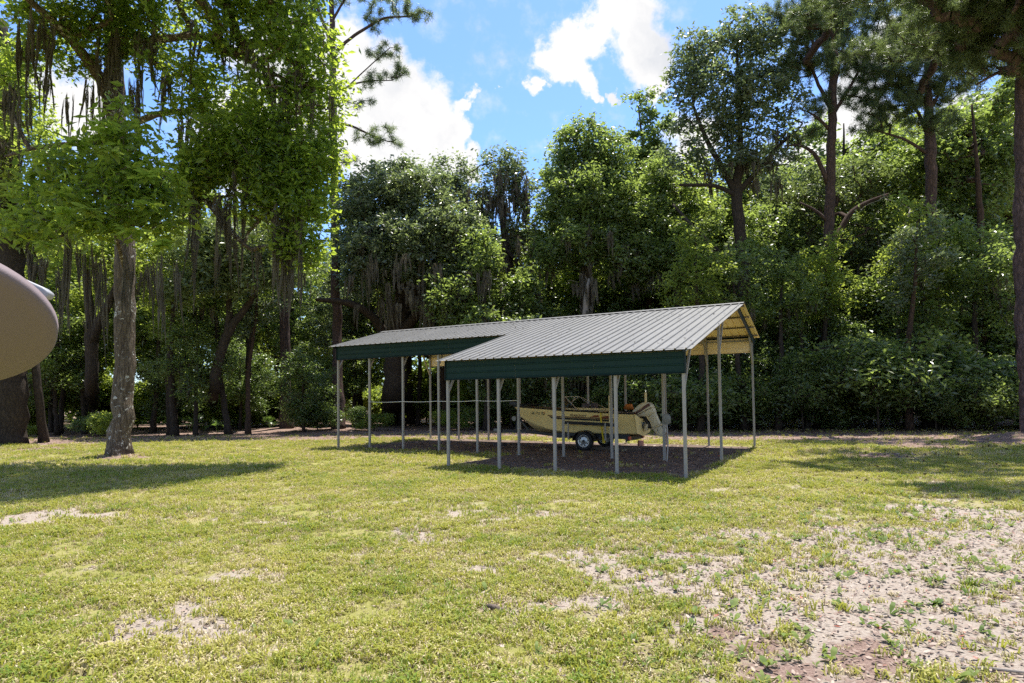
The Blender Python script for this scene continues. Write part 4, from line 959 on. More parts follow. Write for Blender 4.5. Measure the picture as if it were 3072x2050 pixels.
# young hickory in front with large leaves
rgL = np.random.default_rng(91)
YY2 = 15.5
yh = tree('young_hickory', 'low dark hickory spray with big leaves around the pale trunk', 
    [TG(215, 1130, 9), T(225, 900, 16.0, 8), T(232, 700, YY2, 8), T(240, 500, YY2, 7), T(250, 330, YY2, 5)][2:] if False else [T(292, 640, 19.6, 9), T(270, 560, 18, 9), T(250, 480, 16.5, 8), T(240, 400, YY2, 6), T(235, 320, YY2, 4)],
    [blob(255, 330, YY2, 70, 55, 0.9), blob(170, 390, YY2 + 0.6, 90, 60, 0.9), blob(320, 400, YY2, 85, 60, 0.9), blob(110, 450, YY2 + 0.8, 60, 50, 0.7), blob(235, 460, YY2 - 0.3, 110, 60, 0.9), blob(370, 480, YY2 + 0.4, 55, 60, 0.8), blob(190, 530, YY2 - 0.4, 100, 55, 0.9), blob(310, 550, YY2, 90, 60, 0.9), blob(400, 570, YY2 + 0.6, 35, 60, 0.7), blob(90, 540, 16.2, 80, 45, 0.8), blob(40, 600, 16.4, 60, 35, 0.7), blob(150, 605, 16, 70, 30, 0.7), blob(265, 615, 16, 60, 40, 0.8), blob(350, 625, 16, 40, 28, 0.6), blob(290, 270, YY2 + 0.5, 45, 35, 0.6), blob(60, 500, 16.5, 50, 30, 0.6)],
    M_HICK, M_BARKH, dens=12.0, per=26, size=0.165, spread=0.36, seed=8, droop=0.35, aspect=0.38, r0=0.01, flare=1.0) if True else None
for x, y, L, w, Yd in [(160, 520, 240, 26, 15.6), (185, 560, 200, 24, 15.6), (215, 560, 260, 30, 16), (140, 610, 160, 30, 16), (95, 580, 120, 40, 16), (60, 560, 110, 40, 16), (290, 590, 130, 26, 16), (340, 600, 160, 26, 16), (372, 590, 190, 26, 16), (405, 600, 140, 22, 16), (230, 600, 140, 26, 16), (320, 620, 90, 20, 16)]:
    s = mpp(Yd); moss_at(yh, D(x, y, Yd), L * s, w * s, False)
# large single leaves of the young hickory, at the front of its crown
lfm = []
for i in range(4):
    rg_ = np.random.default_rng(70 + i); L, W = 0.26, 0.11; V = []; f = []
    for j in range(6):
        t = j / 5; w = W * math.sin(math.pi * min(t * 0.93 + 0.05, 1)) ** 0.8 * 0.5
        V += [(t * L, -w, -0.10 * t * t * L + w * 0.25), (t * L, 0, -0.10 * t * t * L), (t * L, w, -0.10 * t * t * L + w * 0.25)]
        if j: b_ = 3 * (j - 1); f += [(b_, b_ + 1, b_ + 4, b_ + 3), (b_ + 1, b_ + 2, b_ + 5, b_ + 4)]
    lfm.append(mesh_np('leaf', V, [f], M_SUNNY if i == 0 else M_HICK, smooth=True))
for i in range(56):
    x, y = [(205, 480), (250, 345), (330, 400), (180, 330), (370, 560), (300, 530), (110, 560), (240, 290), (150, 480), (340, 470)][i % 10]
    c = D(x + rgL.normal(0, 10), y + rgL.normal(0, 5), YY2 - 1.25 + rgL.normal(0, 0.12)); a0 = rgL.uniform(0, 6.28)
    for k in range(5):
        o = link('leaf', lfm[(i % 10 == 0) * 0 + (0 if i % 10 in (0, 1) else 1 + (i + k) % 3)], yh); o.location = tuple(c - np.array(yh.location) + rgL.normal(0, 0.02, 3))
        o.rotation_euler = (rgL.normal(0, 0.35), 0.15 + rgL.normal(0, 0.3), a0 + (k - 2) * 0.62)
# big dark trunk below the dish and neighbours
tree('broad_oak', 'very wide dark oak trunk with flared base below the satellite dish', [TG(20, 1022, 66), T(22, 850, 27, 70), T(20, 600, 27, 60), T(15, 300, 27, 50), T(0, 50, 27, 30)],
     [blob(40, 350, 26, 130, 110, 0.7), blob(-60, 200, 26, 150, 150, 0.6), blob(60, 500, 26.5, 90, 60, 0.7)], M_SUNNY, M_BARKO, seed=15, sides=22, flare=1.3, dens=4, moss=8)
tree('leaning_sapling', 'slim dark trunk leaning left just beside the wide oak', [TG(101, 1018, 17), T(88, 900, 27.5, 17), T(78, 800, 27.5, 16), T(70, 600, 27.5, 12), T(66, 480, 27.5, 6)], [blob(70, 520, 27.5, 80, 70, 0.8)], M_SUNNY, M_BARKO, seed=16)
tree('forked_oak', 'dark oak that forks in two behind the pale hickory trunk', [TG(212, 975, 28), T(210, 880, 33, 27), T(212, 780, 33, 26), T(205, 690, 33, 16), T(196, 560, 33, 10)],
     [blob(180, 560, 33, 110, 70, 0.9), blob(290, 600, 33, 90, 70, 0.9)], M_SUNNY, M_BARKO, limbs=[[T(212, 785, 33, 22), T(228, 740, 33, 20), T(248, 700, 33, 17), T(268, 650, 33, 10)]], seed=17, moss=8, dens=4)
tree('leaning_oak', 'dark trunk leaning right then forking between the hickory and the pines', [(*G(482, 968)[:2], -0.05, 0.30), T(492, 890, 33, 24), T(505, 810, 33, 22), T(525, 760, 33, 20), T(560, 712, 33, 15), T(585, 680, 33, 11), T(610, 560, 33, 8)],
     [blob(480, 600, 32, 110, 70, 1.0), blob(590, 620, 32, 110, 70, 1.0), blob(540, 560, 32, 120, 60, 0.9), blob(430, 660, 31.5, 60, 40, 0.8)], M_PALE, M_BARKO, limbs=[[T(523, 765, 33, 18), T(526, 720, 33, 16), T(522, 640, 33, 10)]], seed=18, moss=6, dens=6, per=50)
tree('thin_oak', 'thin dark upright trunk just right of the leaning trunk', [(*G(568, 958)[:2], -0.05, 0.2), T(570, 850, 36, 13), T(574, 720, 36, 12), T(580, 560, 36, 8)], [blob(590, 560, 36, 80, 90, 0.7)], M_SUNNY, M_BARKO, seed=19)
# pines at the lawn edge
tree('pine_tree', 'reddish pine with moss-hung trunk and flared base left of the carport', [TG(659, 988, 28), T(655, 850, 38.5, 23), T(653, 700, 38.5, 22), T(655, 500, 38.5, 20), T(656, 320, 38.5, 18), T(662, 200, 38.5, 14), T(668, 100, 38.5, 8)],
     [blob(720, 300, 38.5, 60, 60, 0.30), blob(690, 240, 38.5, 70, 40, 0.3), blob(600, 180, 38.5, 80, 60, 0.4), blob(730, 380, 38.5, 40, 30, 0.25)], M_NEEDLE, M_BARKP, kind='needle', dens=7, per=60, size=0.30, seed=21, r0=0.020, sides=16, flare=1.35, rmin=0.0)
pine2 = tree('pine_tree', 'tall bare pine with sparse needle limbs against the white cloud', [TG(778, 988, 28), T(774, 800, 38, 22), T(770, 600, 38, 20), T(767, 400, 38, 18.5), T(765, 250, 38, 17), T(763, 120, 38, 15), T(762, 40, 38, 12), T(758, -80, 38, 8)],
     [blob(860, 185, 38, 40, 22, 0.7), blob(915, 165, 38, 32, 25, 0.8), blob(885, 120, 38, 45, 22, 0.8), blob(860, 310, 38, 60, 24, 0.75), blob(905, 325, 38, 18, 20, 0.7), blob(830, 235, 38, 40, 15, 0.6),
      blob(900, 20, 38, 80, 22, 0.8), blob(960, 35, 38, 28, 18, 1.0), blob(850, 55, 38, 30, 25, 0.6), blob(800, -30, 38, 110, 40, 0.6), blob(730, 300, 38, 30, 50, 0.4), blob(710, 320, 38, 30, 30, 0.5), blob(800, 365, 38, 18, 18, 0.7), blob(700, 20, 38, 40, 40, 0.4)],
     M_NEEDLE, M_BARKP, limbs=[[T(766, 125, 38, 8), T(800, 90, 38, 7), T(840, 65, 38, 6.5), T(880, 40, 38, 5), T(945, 38, 38, 3)], [T(765, 120, 38, 9), T(745, 60, 38, 8), T(725, 10, 38, 7), T(705, -40, 38, 5)],
        [T(767, 283, 38, 6), T(800, 285, 38, 5.5), T(840, 305, 38, 4.5), T(890, 325, 38, 2.5)], [T(766, 225, 38, 5), T(800, 195, 38, 4.5), T(850, 185, 38, 3.5), T(900, 185, 38, 2)], [T(802, 195, 38, 3), T(850, 150, 38, 2.5), T(895, 110, 38, 2)],
        [T(768, 430, 38, 4), T(790, 400, 38, 3.5), T(806, 420, 38, 2)], [T(768, 390, 38, 4), T(745, 365, 38, 4), T(712, 335, 38, 2.5)], [T(766, 310, 38, 4), T(740, 285, 38, 3), T(700, 270, 38, 2)], [T(762, 50, 38, 6), T(790, 0, 38, 5), T(830, -50, 38, 4)]],
     kind='needle', dens=9, per=55, size=0.30, seed=22, r0=0.014, sides=16, flare=1.35, rmin=0.0)
# ------------------------------------------------------------------ trees: centre
YO = 38
live = tree('live_oak', 'broad spreading live oak with moss curtains behind the left half of the carport', [(*G(903, 968)[:2], -0.1, 0.75), T(905, 900, YO, 52), T(912, 800, YO, 50), T(922, 720, YO, 48), T(930, 640, YO, 34), T(945, 540, YO, 24), T(950, 460, YO, 12)],
     [blob(860, 470, YO - 1, 90, 80, 1.0), blob(960, 450, YO - 1, 100, 70, 1.0), blob(1030, 520, YO - 2, 90, 70, 1.1), blob(900, 560, YO - 2.5, 120, 70, 1.1), blob(820, 560, YO - 1, 60, 110, 0.9), blob(1000, 610, YO - 2, 110, 55, 0.7), blob(840, 640, YO - 1.5, 70, 40, 0.6), blob(900, 410, YO, 80, 45, 0.9), blob(1070, 600, YO - 1, 50, 40, 0.7), blob(815, 470, YO, 50, 60, 0.8)],
     M_OAKF, M_BARKO, limbs=[[T(905, 800, YO, 26), T(860, 730, YO - 1, 20), T(820, 700, YO - 2, 17), T(770, 690, YO - 2.5, 13), T(725, 688, YO - 3, 8)], [T(920, 770, YO, 26), T(960, 715, YO - 1.5, 20), T(1000, 695, YO - 2, 17), T(1060, 690, YO - 3, 12), T(1110, 660, YO - 3.5, 7)],
        [T(925, 700, YO, 24), T(960, 660, YO - 1, 20), T(1000, 600, YO - 1.5, 14), T(1020, 540, YO - 2, 8)], [T(925, 690, YO, 22), T(950, 640, YO, 16), T(985, 560, YO, 12)], [T(920, 680, YO, 18), T(890, 610, YO - 1, 14), T(860, 540, YO - 1, 9)]],
     dens=5.5, per=60, size=0.15, spread=0.34, seed=31, sides=20, flare=1.5, r0=0.013)
for i in range(52):
    x = rng.uniform(800, 1140); y = 520 + 180 * rng.random() ** 0.9 + (25 if x > 950 else 0); L = rng.uniform(20, 105); Yd = YO + rng.uniform(-4.5, -1)
    s = mpp(Yd); moss_at(live, D(x, y, Yd), L * s, rng.uniform(14, 34) * s * 1.3, True)
tree('mossy_oak', 'upright dark oak draped with moss, its top split in two heads', [(*G(1175, 968)[:2], -0.1, 0.35), T(1180, 850, 38, 24), T(1178, 700, 38, 22), T(1160, 560, 38, 18), T(1150, 440, 38, 12), T(1150, 370, 38, 6)],
     [blob(1150, 385, 38, 55, 50, 0.9), blob(1045, 400, 39, 60, 45, 0.9), blob(1195, 440, 38, 45, 50, 0.8), blob(1110, 470, 38, 60, 50, 0.7), blob(1190, 540, 38, 60, 60, 0.45), blob(1100, 560, 38, 60, 60, 0.4)], M_OAKF, M_BARKO,
     limbs=[[T(1240, 690, 37.5, 12), T(1215, 640, 37.5, 11), T(1185, 600, 37.5, 10), T(1150, 560, 37.5, 7)]], seed=33, moss=60, moss_low=0.75, moss_len=(0.7, 2.2), dens=5)
tree('laurel_oak', 'dense rounded bright green oak crown behind the middle of the carport roof', [(*G(1345, 966)[:2], -0.1, 0.4), T(1345, 800, 37, 30), T(1345, 600, 37, 24), T(1345, 400, 37, 16), T(1350, 300, 37, 6)],
     [blob(1340, 335, 37, 75, 60, 1.2), blob(1290, 390, 37, 55, 60, 1.1), blob(1400, 370, 36.5, 60, 70, 1.2), blob(1350, 450, 36, 110, 70, 1.2), blob(1280, 500, 36.5, 60, 70, 1.0), blob(1420, 490, 36, 70, 80, 1.2), blob(1340, 560, 35.5, 110, 60, 1.0), blob(1250, 585, 36, 50, 45, 0.8), blob(1450, 590, 35.5, 70, 60, 1.0)],
     M_GUM, M_BARKO, seed=34, moss=26, moss_low=0.3, dens=5.5, per=52)
tree('gum_sapling', 'spindly tree top with separate leaf bunches standing above the oaks', [(*G(1490, 962)[:2], -0.1, 0.22), T(1490, 700, 40, 14), T(1485, 450, 40, 10), T(1475, 330, 40, 6), T(1465, 245, 40, 3)],
     [blob(1460, 225, 40, 26, 18, 0.5), blob(1478, 262, 40, 35, 24, 0.4), blob(1505, 225, 40, 26, 22, 0.4), blob(1515, 285, 40, 40, 28, 0.6), blob(1470, 340, 40, 60, 40, 0.9), blob(1500, 400, 40, 60, 50, 1.0)], M_GUM, M_BARKR, seed=35, dens=6, per=40, spread=0.28, size=0.19)
tree('water_oak', 'tall dark-limbed oak rising over the right half of the carport roof', [(*D(1722, 962, 34)[:2], -0.1, 0.4), T(1715, 850, 34, 30), T(1712, 700, 34, 29), T(1700, 560, 34, 27), T(1690, 440, 34, 24), T(1700, 330, 34, 14), T(1695, 200, 34, 9), T(1690, 80, 34, 4)],
     [blob(1600, 120, 34, 55, 60, 0.85), blob(1690, 80, 34, 75, 60, 0.85), blob(1760, 110, 34, 70, 60, 0.85), blob(1570, 200, 34, 45, 60, 0.7), blob(1660, 200, 33.6, 90, 70, 0.9), blob(1770, 210, 33.6, 80, 65, 0.9), blob(1600, 290, 34, 75, 50, 0.55), blob(1700, 290, 33.6, 80, 60, 0.8), blob(1800, 300, 34, 60, 40, 0.6), blob(1560, 370, 34, 60, 40, 0.5), blob(1640, 370, 34, 80, 50, 0.6), blob(1760, 380, 34, 80, 45, 0.7)],
     M_OAKF, M_BARKO, limbs=[[T(1692, 450, 34, 15), T(1660, 390, 34, 13), T(1620, 320, 34, 10), T(1590, 240, 34, 6)], [T(1692, 445, 34, 14), T(1740, 390, 34, 11), T(1790, 330, 34, 8), T(1830, 300, 34, 5)], [T(1692, 450, 34, 12), T(1640, 425, 33.6, 9), T(1560, 425, 33, 7)],
        [T(1690, 620, 34, 13), T(1640, 570, 33, 11), T(1590, 520, 32.6, 9), T(1545, 470, 34, 5)]], seed=36, moss=22, moss_low=0.25, dens=5, per=48, r0=0.013)
tree('mid_oak', 'bright leafed oak between the dense oak and the tall dark-limbed oak', [(*D(1560, 962, 36.5)[:2], -0.1, 0.3), T(1560, 800, 36.5, 20), T(1555, 640, 36.5, 18), T(1550, 500, 36.5, 12), T(1550, 400, 36.5, 5)],
     [blob(1530, 420, 36.5, 80, 70, 1.0), blob(1500, 520, 36, 80, 70, 1.1), blob(1600, 500, 36, 70, 60, 0.8), blob(1570, 590, 35.5, 80, 55, 1.0), blob(1470, 600, 36, 60, 50, 0.9), blob(1630, 640, 35.5, 60, 45, 0.9)], M_GUM, M_BARKO, seed=37, moss=26, moss_low=0.35, dens=5.5)
# ------------------------------------------------------------------ trees: right
tree('pine_tree', 'straight dark pine with bare lower limbs at the right of the carport', [(*D(1893, 968, 33.6)[:2], -0.1, 0.5), T(1893, 850, 33.6, 27), T(1897, 700, 33.6, 25), T(1903, 500, 33.6, 22), T(1908, 350, 33.6, 20), T(1912, 200, 33.6, 18), T(1915, 80, 33.6, 11), T(1918, -40, 33.6, 6)],
     [blob(1850, 60, 33.6, 80, 50, 0.9), blob(1940, 50, 33.6, 90, 60, 0.9), blob(1900, 130, 33.6, 100, 50, 0.7), blob(1830, 160, 33.6, 50, 45, 0.6), blob(1990, 130, 33.6, 45, 50, 0.6), blob(1870, 240, 33.6, 45, 35, 0.5), blob(1965, 215, 33.6, 45, 40, 0.6), blob(1900, -30, 33.6, 120, 50, 0.9), blob(1780, 30, 33.6, 30, 30, 0.6), blob(1865, 300, 33.6, 30, 14, 0.6), blob(1880, 30, 29, 100, 45, 0.4), blob(1960, 120, 29, 70, 35, 0.35), blob(1900, -60, 28, 140, 50, 0.9)],
     M_NEEDLE, M_BARKP, limbs=[[T(1900, 420, 33.6, 11), T(1870, 350, 33.6, 9), T(1835, 330, 33.6, 6), T(1800, 335, 33.6, 3)], [T(1902, 510, 33.6, 8), T(1870, 480, 33.6, 7), T(1835, 465, 33.6, 4)], [T(1906, 250, 33.6, 9), T(1870, 180, 33.6, 7), T(1850, 110, 33.6, 4)], [T(1908, 270, 33.6, 8), T(1950, 200, 33.6, 7), T(1990, 130, 33.6, 4), T(2015, 60, 33.6, 3)], [T(1911, 220, 33.6, 8), T(1930, 130, 33.6, 6), T(1950, 40, 33.6, 4)], [T(1905, 300, 33.6, 7), T(1880, 270, 33.6, 6), T(1850, 255, 33.6, 3)]],
     kind='needle', dens=15, per=70, size=0.28, seed=41, r0=0.013, sides=16, flare=1.3, rmin=0.0)
tree('leaning_gum', 'brown trunk against the dark pine with a limb arching right', [(*D(1886, 968, 34.2)[:2], -0.1, 0.3), T(1886, 850, 34.2, 20), T(1888, 720, 34.2, 20), T(1900, 610, 34.2, 18), T(1925, 540, 34.2, 15), T(1945, 490, 34.2, 12), T(1985, 465, 34.2, 9), T(2040, 445, 34.2, 4)],
     [blob(1900, 440, 37, 90, 60, 0.6), blob(2000, 420, 37, 90, 60, 0.6), blob(1960, 560, 37, 80, 60, 0.8), blob(1830, 500, 37, 70, 70, 0.9), blob(1840, 600, 37, 70, 60, 0.9)], M_PALE, M_BARKR, seed=42, moss=14, moss_low=0.4, dens=5)
tree('pine_tree', 'ivy-dark pine with a bushy crown right of the straight dark pine', [(*D(2150, 972, 33.0)[:2], -0.1, 0.55), T(2148, 850, 33.0, 27), T(2142, 700, 33.0, 25), T(2138, 500, 33.0, 23), T(2135, 350, 33.0, 24), T(2130, 220, 33.0, 16), T(2128, 80, 33.0, 8)],
     [blob(2120, 90, 33.0, 110, 60, 0.9), blob(2040, 170, 33.0, 70, 50, 0.9), blob(2150, 190, 33.0, 100, 50, 0.9), blob(2040, 240, 33.0, 90, 40, 0.8), blob(2200, 120, 33.0, 80, 50, 0.8), blob(2140, 280, 33.0, 70, 30, 0.6), blob(2100, 10, 33.0, 100, 50, 0.9), blob(2000, 290, 33.0, 50, 25, 0.6), blob(2070, 100, 28, 90, 40, 0.45), blob(2190, 60, 28, 90, 45, 0.45), blob(2240, 150, 27.5, 70, 35, 0.4), blob(2140, -30, 27, 120, 50, 0.9)],
     M_NEEDLE, M_BARKP, limbs=[[T(2136, 330, 33.0, 9), T(2110, 260, 33.0, 7), T(2060, 200, 33.0, 4)], [T(2138, 360, 33.0, 8), T(2080, 320, 33.0, 6), T(2010, 300, 33.0, 3)], [T(2134, 250, 33.0, 8), T(2170, 190, 33.0, 6), T(2200, 120, 33.0, 3)]], kind='needle', dens=15, per=70, size=0.28, seed=43, r0=0.013, sides=16, flare=1.3, rmin=0.0)
tree('sweetgum', 'bright green leafy sweetgum between the bushy pine and the pink-barked pine', [(*G(2258, 975)[:2], -0.1, 0.3), T(2257, 850, 34, 20), T(2255, 700, 34, 18), T(2250, 500, 34, 14), T(2240, 350, 34, 8), T(2230, 240, 34, 4)],
     [blob(2230, 300, 36.5, 90, 60, 1.0), blob(2180, 370, 36.5, 100, 70, 1.1), blob(2290, 380, 36, 60, 80, 1.0), blob(2080, 400, 37, 80, 60, 0.8), blob(2230, 470, 36, 110, 60, 1.1), blob(2150, 540, 36, 90, 60, 1.0), blob(2270, 580, 35, 80, 70, 1.2), blob(2190, 640, 35, 110, 60, 1.1), blob(2280, 700, 34, 70, 60, 1.0), blob(2080, 600, 36.5, 80, 60, 0.8), blob(2300, 230, 36, 60, 50, 0.7)],
     M_GUM, M_BARKR, seed=44, dens=5, per=46, size=0.18)
tree('dead_tree', 'bleached bare twigs of a dead tree among the right-hand leaves', [(*G(2060, 970)[:2], -0.1, 0.15), T(2060, 800, 33, 8), T(2062, 650, 33, 8), T(2070, 540, 33, 6), T(2090, 480, 33, 4)], [blob(2060, 470, 33, 110, 40, 0.35), blob(2170, 520, 33, 60, 40, 0.3)], M_PALE, M_DEAD, seed=45, per=3, r0=0.009, twig=M_DEAD, rmin=0.0)
tree('edge_pine', 'large pink-barked pine with chunky bark standing at the right edge of the lawn', [(19.25, 23.3, -0.1, 0.40), (19.17, 23.3, 2.0, 0.35), (19.14, 23.3, 5.0, 0.34), (19.2, 23.3, 8.0, 0.32), (19.28, 23.2, 11.0, 0.30), (19.35, 23.2, 15.0, 0.24), (19.4, 23.2, 19.0, 0.13)],
     [blob(2240, 40, 22, 110, 45, 0.8), blob(2310, 80, 22, 70, 40, 0.8), blob(2200, 110, 22.5, 60, 25, 0.5), blob(2320, 10, 21, 110, 50, 0.8), blob(2400, 60, 20, 90, 60, 0.8), ((18.5, 21.5, 14.5), (3.0, 3.0, 1.6), 1.0), ((19.5, 22.5, 17), (3.2, 3.2, 2), 1.0), ((16.0, 22.0, 15.5), (2.5, 2.5, 1.4), 0.9), ((21, 20, 15), (3, 3, 1.5), 0.9), ((17.5, 18.5, 15), (2.6, 2.2, 1.2), 1.0), ((9.8, 19.0, 15.2), (1.6, 1.2, 0.6), 0.9), ((12.2, 18.2, 15.8), (2.2, 1.6, 0.8), 1.0), ((14.2, 20.2, 16.2), (2.4, 2.0, 1.0), 1.0), ((15.5, 17.0, 15.5), (2.2, 1.8, 0.8), 1.0), ((13.0, 22.5, 17), (2.2, 1.6, 0.9), 0.9), ((18.2, 15.8, 15), (2.4, 2.0, 0.9), 1.6), ((10.8, 15.2, 15), (2.0, 1.2, 0.6), 1.5), ((14.2, 14.6, 15), (2.4, 1.3, 0.7), 1.6), ((12.0, 20.3, 16), (2.2, 1.0, 0.6), 1.5), ((16.5, 20.0, 16.5), (2.6, 1.6, 0.8), 1.5)],
     M_NEEDLE, M_BARKPP, limbs=[[T(2365, 145, 23.2, 13), T(2300, 160, 22.5, 8), T(2240, 195, 22.5, 4)], [T(2365, 60, 23, 9), T(2290, 60, 22.5, 7), T(2220, 85, 22, 4)]], kind='needle', dens=13, per=80, size=0.26, seed=46, r0=0.008, sides=26, flare=1.5, rmin=0.0)
tree('snag', 'short broken reddish snag in the brush right of the straight dark pine', [(*G(2077, 975)[:2], -0.05, 0.13), T(2077, 900, 34, 8), T(2076, 800, 34, 8), T(2079, 750, 34, 5)], [], M_GUM, M_BARKR, seed=47, flare=1.2)
tree('thin_gum', 'thin straight trunk just right of the carport gable', [(*G(1742, 968)[:2], -0.05, 0.14), T(1742, 850, 37, 10), T(1742, 740, 37, 9), T(1745, 600, 37, 8), T(1750, 480, 37, 4)], [blob(1760, 540, 36, 80, 70, 0.9), blob(1780, 640, 35, 70, 50, 0.8)], M_GUM, M_BARKO, seed=48, moss=8)
tree('bare_snag', 'pale dead stump matted with moss behind the middle of the carport ridge', [(*G(1335, 964)[:2], -0.05, 0.25), T(1340, 850, 35, 17), T(1342, 740, 35, 16), T(1345, 680, 35, 12), T(1352, 640, 35, 5)], [blob(1340, 640, 35, 40, 25, 0.5)], M_PALE, M_DEAD, seed=49, per=1, moss=16, moss_low=1.0, moss_len=(0.8, 1.8), twig=M_DEAD, rmin=0.0)

# ------------------------------------------------------------------ copied trees and shrubs filling the wood
def copy_tree(root, loc, rz, sc, label, group):
    r = root.copy(); COL.objects.link(r); r.location = loc; r.rotation_euler = (0, 0, rz); r.scale = (sc, sc, sc) if np.isscalar(sc) else sc
    r['label'] = label; r['group'] = group
    for ch in root.children:
        c = ch.copy(); COL.objects.link(c); c.parent = r
        for g2 in ch.children: d = g2.copy(); COL.objects.link(d); d.parent = c
    return r
MARKS = [(22, 'the wide oak'), (210, 'the forked oak'), (285, 'the pale hickory'), (495, 'the leaning oak'), (655, 'the reddish pine'), (775, 'the bare pine'), (910, 'the live oak'), (1175, 'the mossy oak'), (1345, 'the dense oak'), (1560, 'the middle oak'), (1715, 'the carport gable'), (1893, 'the dark pine'), (2145, 'the bushy pine'), (2340, 'the pink-barked pine')]
ORD = ['first', 'second', 'third', 'fourth', 'fifth', 'sixth', 'seventh', 'eighth', 'ninth', 'tenth', 'eleventh', 'twelfth']
def xdisp(p):
    v = Vector((p[0], p[1], 1.5 - CH)); return (v.dot(cx_ax) / v.dot(fwd) * F + 1536) / K
def place(protos, spots, what, group):
    """spots: (x, y, scale); labels count outwards from the landmark each stands nearest to"""
    seen = {}; out = []
    spots = [s for s in spots if s[1] > 38.2 or not any(abs(xdisp(s) - m) < 38 for m in (657, 776))]
    for i, (x, y, sc, pi) in enumerate(sorted(spots, key=lambda s: xdisp(s))):
        xd = xdisp((x, y)); a = max([m for m in MARKS if m[0] <= xd] or [MARKS[0]]); 
        bs = [m for m in MARKS if m[0] > xd]; n = seen[a] = seen.get(a, 0) + 1
        nm = what[pi]
        if bs: lab = f'{ORD[n - 1]} {nm} rightward from {a[1]} towards {bs[0][1]}'
        else: lab = f'{ORD[n - 1]} {nm} beyond {a[1]}'
        rz = rng.uniform(0, 6.28); src = protos[pi]
        if not src.get('used'):
            src['used'] = 1; src.location = (x, y, -0.05); src.rotation_euler = (0, 0, rz); src.scale = (sc,) * 3; src['label'] = lab; src['group'] = group; out.append(src)
        else: out.append(copy_tree(src, (x, y, -0.05), rz, sc, lab, group))
    for s in protos:
        if 'used' in s: del s['used']
    for o in out:
        if 'used' in o: del o['used']
    return out
def proto_tree(name, h, w, low, mtl, bark, seed, nb=9, dens=4.0, per=44, size=0.17, moss=0, lean=0.0):
    rg = np.random.default_rng(seed); r = h * 0.012 + 0.03
    bl_ = []
    for i in range(nb):
        t = (i + 0.5) / nb; z = low + (h - low) * (0.12 + 0.80 * t); a = i * 2.4; ww = w * (0.35 + 0.65 * math.sin(math.pi * (0.15 + 0.75 * t)))
        bl_.append(((ww * 0.55 * math.cos(a) + lean * z, ww * 0.55 * math.sin(a), z), (ww * rg.uniform(0.45, 0.7), ww * rg.uniform(0.45, 0.7), (h - low) / nb * rg.uniform(0.9, 1.5)), rg.uniform(0.7, 1.1)))
    return tree(name, 'tree', [(0, 0, -0.1, r * 1.1), (0.02 * h + lean * h * 0.3, 0, h * 0.35, r * 0.9), (lean * h * 0.65, 0.01 * h, h * 0.68, r * 0.6), (lean * h, 0, h * 0.97, r * 0.15)], bl_, mtl, bark, seed=seed, sides=9, flare=1.4, dens=dens, per=per, size=size, moss=moss, rmin=0.012)
PT = [proto_tree('background_tree', 17, 4.2, 4.5, M_SUNNY, M_BARKO, 201, dens=2.8), proto_tree('background_tree', 15, 4.6, 3.0, M_GUM, M_BARKO, 202, moss=6, dens=2.8), proto_tree('background_tree', 18, 3.6, 6.0, M_SUNNY, M_BARKR, 203, dens=2.8), proto_tree('background_tree', 13, 4.2, 2.0, M_SUNNY, M_BARKO, 204, lean=0.08, dens=2.8), proto_tree('background_tree', 16, 4.4, 3.5, M_OAKF, M_BARKO, 205, moss=10, dens=2.8)]
spots = []
rgp = np.random.default_rng(77)
def cap_y(xd): return np.interp(xd, [0, 700, 780, 900, 1150, 1250, 1350, 1450, 1540, 1620, 1800, 2000, 2350], [330, 330, 470, 440, 430, 460, 350, 350, 330, 280, 300, 230, 150])
for row, (Y, step) in enumerate(((42, 4.6), (47, 4.8), (54, 5.2), (63, 6.0), (74, 7.5))):
    half = Y * 0.90 + 3
    for x in np.arange(-half, half, step):
        if x < -7 and Y < 60 and rgp.random() < 0.45: continue
        xx = x + rgp.uniform(-1.3, 1.3); yy = Y + rgp.uniform(-2, 2); xd = xdisp((xx, yy))
        hmax = CH + (915 - cap_y(np.clip(xd, 0, 2350))) * mpp(yy); hmax = max(hmax, 6)
        pi = int(rgp.integers(5)); h0 = [17, 15, 18, 13, 16][pi]
        sc = min(rgp.uniform(0.8, 1.15), hmax / h0)
        if x > 7: sc = min(hmax / h0 * rgp.uniform(0.75, 1.0), 1.6)
        spots.append((xx, yy, sc, pi))
DESC = ['sunlit yellow-green tree', 'mid-green tree', 'tall pale-leafed tree', 'slanting bright tree', 'dull moss-hung tree']
place(PT, [s for s in spots if s[1] < 58], DESC, 'trees standing deeper in the wood')
far = [s for s in spots if s[1] >= 58]
FARD = ['far sunlit tree', 'far mid-green tree', 'far tall pale tree', 'far slanting tree', 'far dull tree']
for i, (x, y, sc, pi) in enumerate(far):
    pass
# the wood beyond the trees one can tell apart: one mass
def merge_far(lst):
    Vs = []; Fs = []; n = 0
    rg = np.random.default_rng(5)
    for (x, y, sc, pi) in lst:
        h = 16 * sc * 1.05; c = []
        for i in range(8):
            c.append(sample_blob((x + rg.normal(0, 1.6), y + rg.normal(0, 1.6), h * (0.02 + 0.9 * (i + 0.5) / 8)), (3.2, 3.2, h / 9), 15, rg))
        V, f = leaves(np.concatenate(c), 20, 0.7, 0.42, rg)
        Vs.append(V); Fs.append(f + n); n += len(V)
    return mesh_np('far_wood', np.concatenate(Vs), [np.concatenate(Fs)], M_SUNNY)
tag(link('far_wood', merge_far(far)), 'far sunlit wood closing the view behind all the trees', 'woods', None, 'stuff')

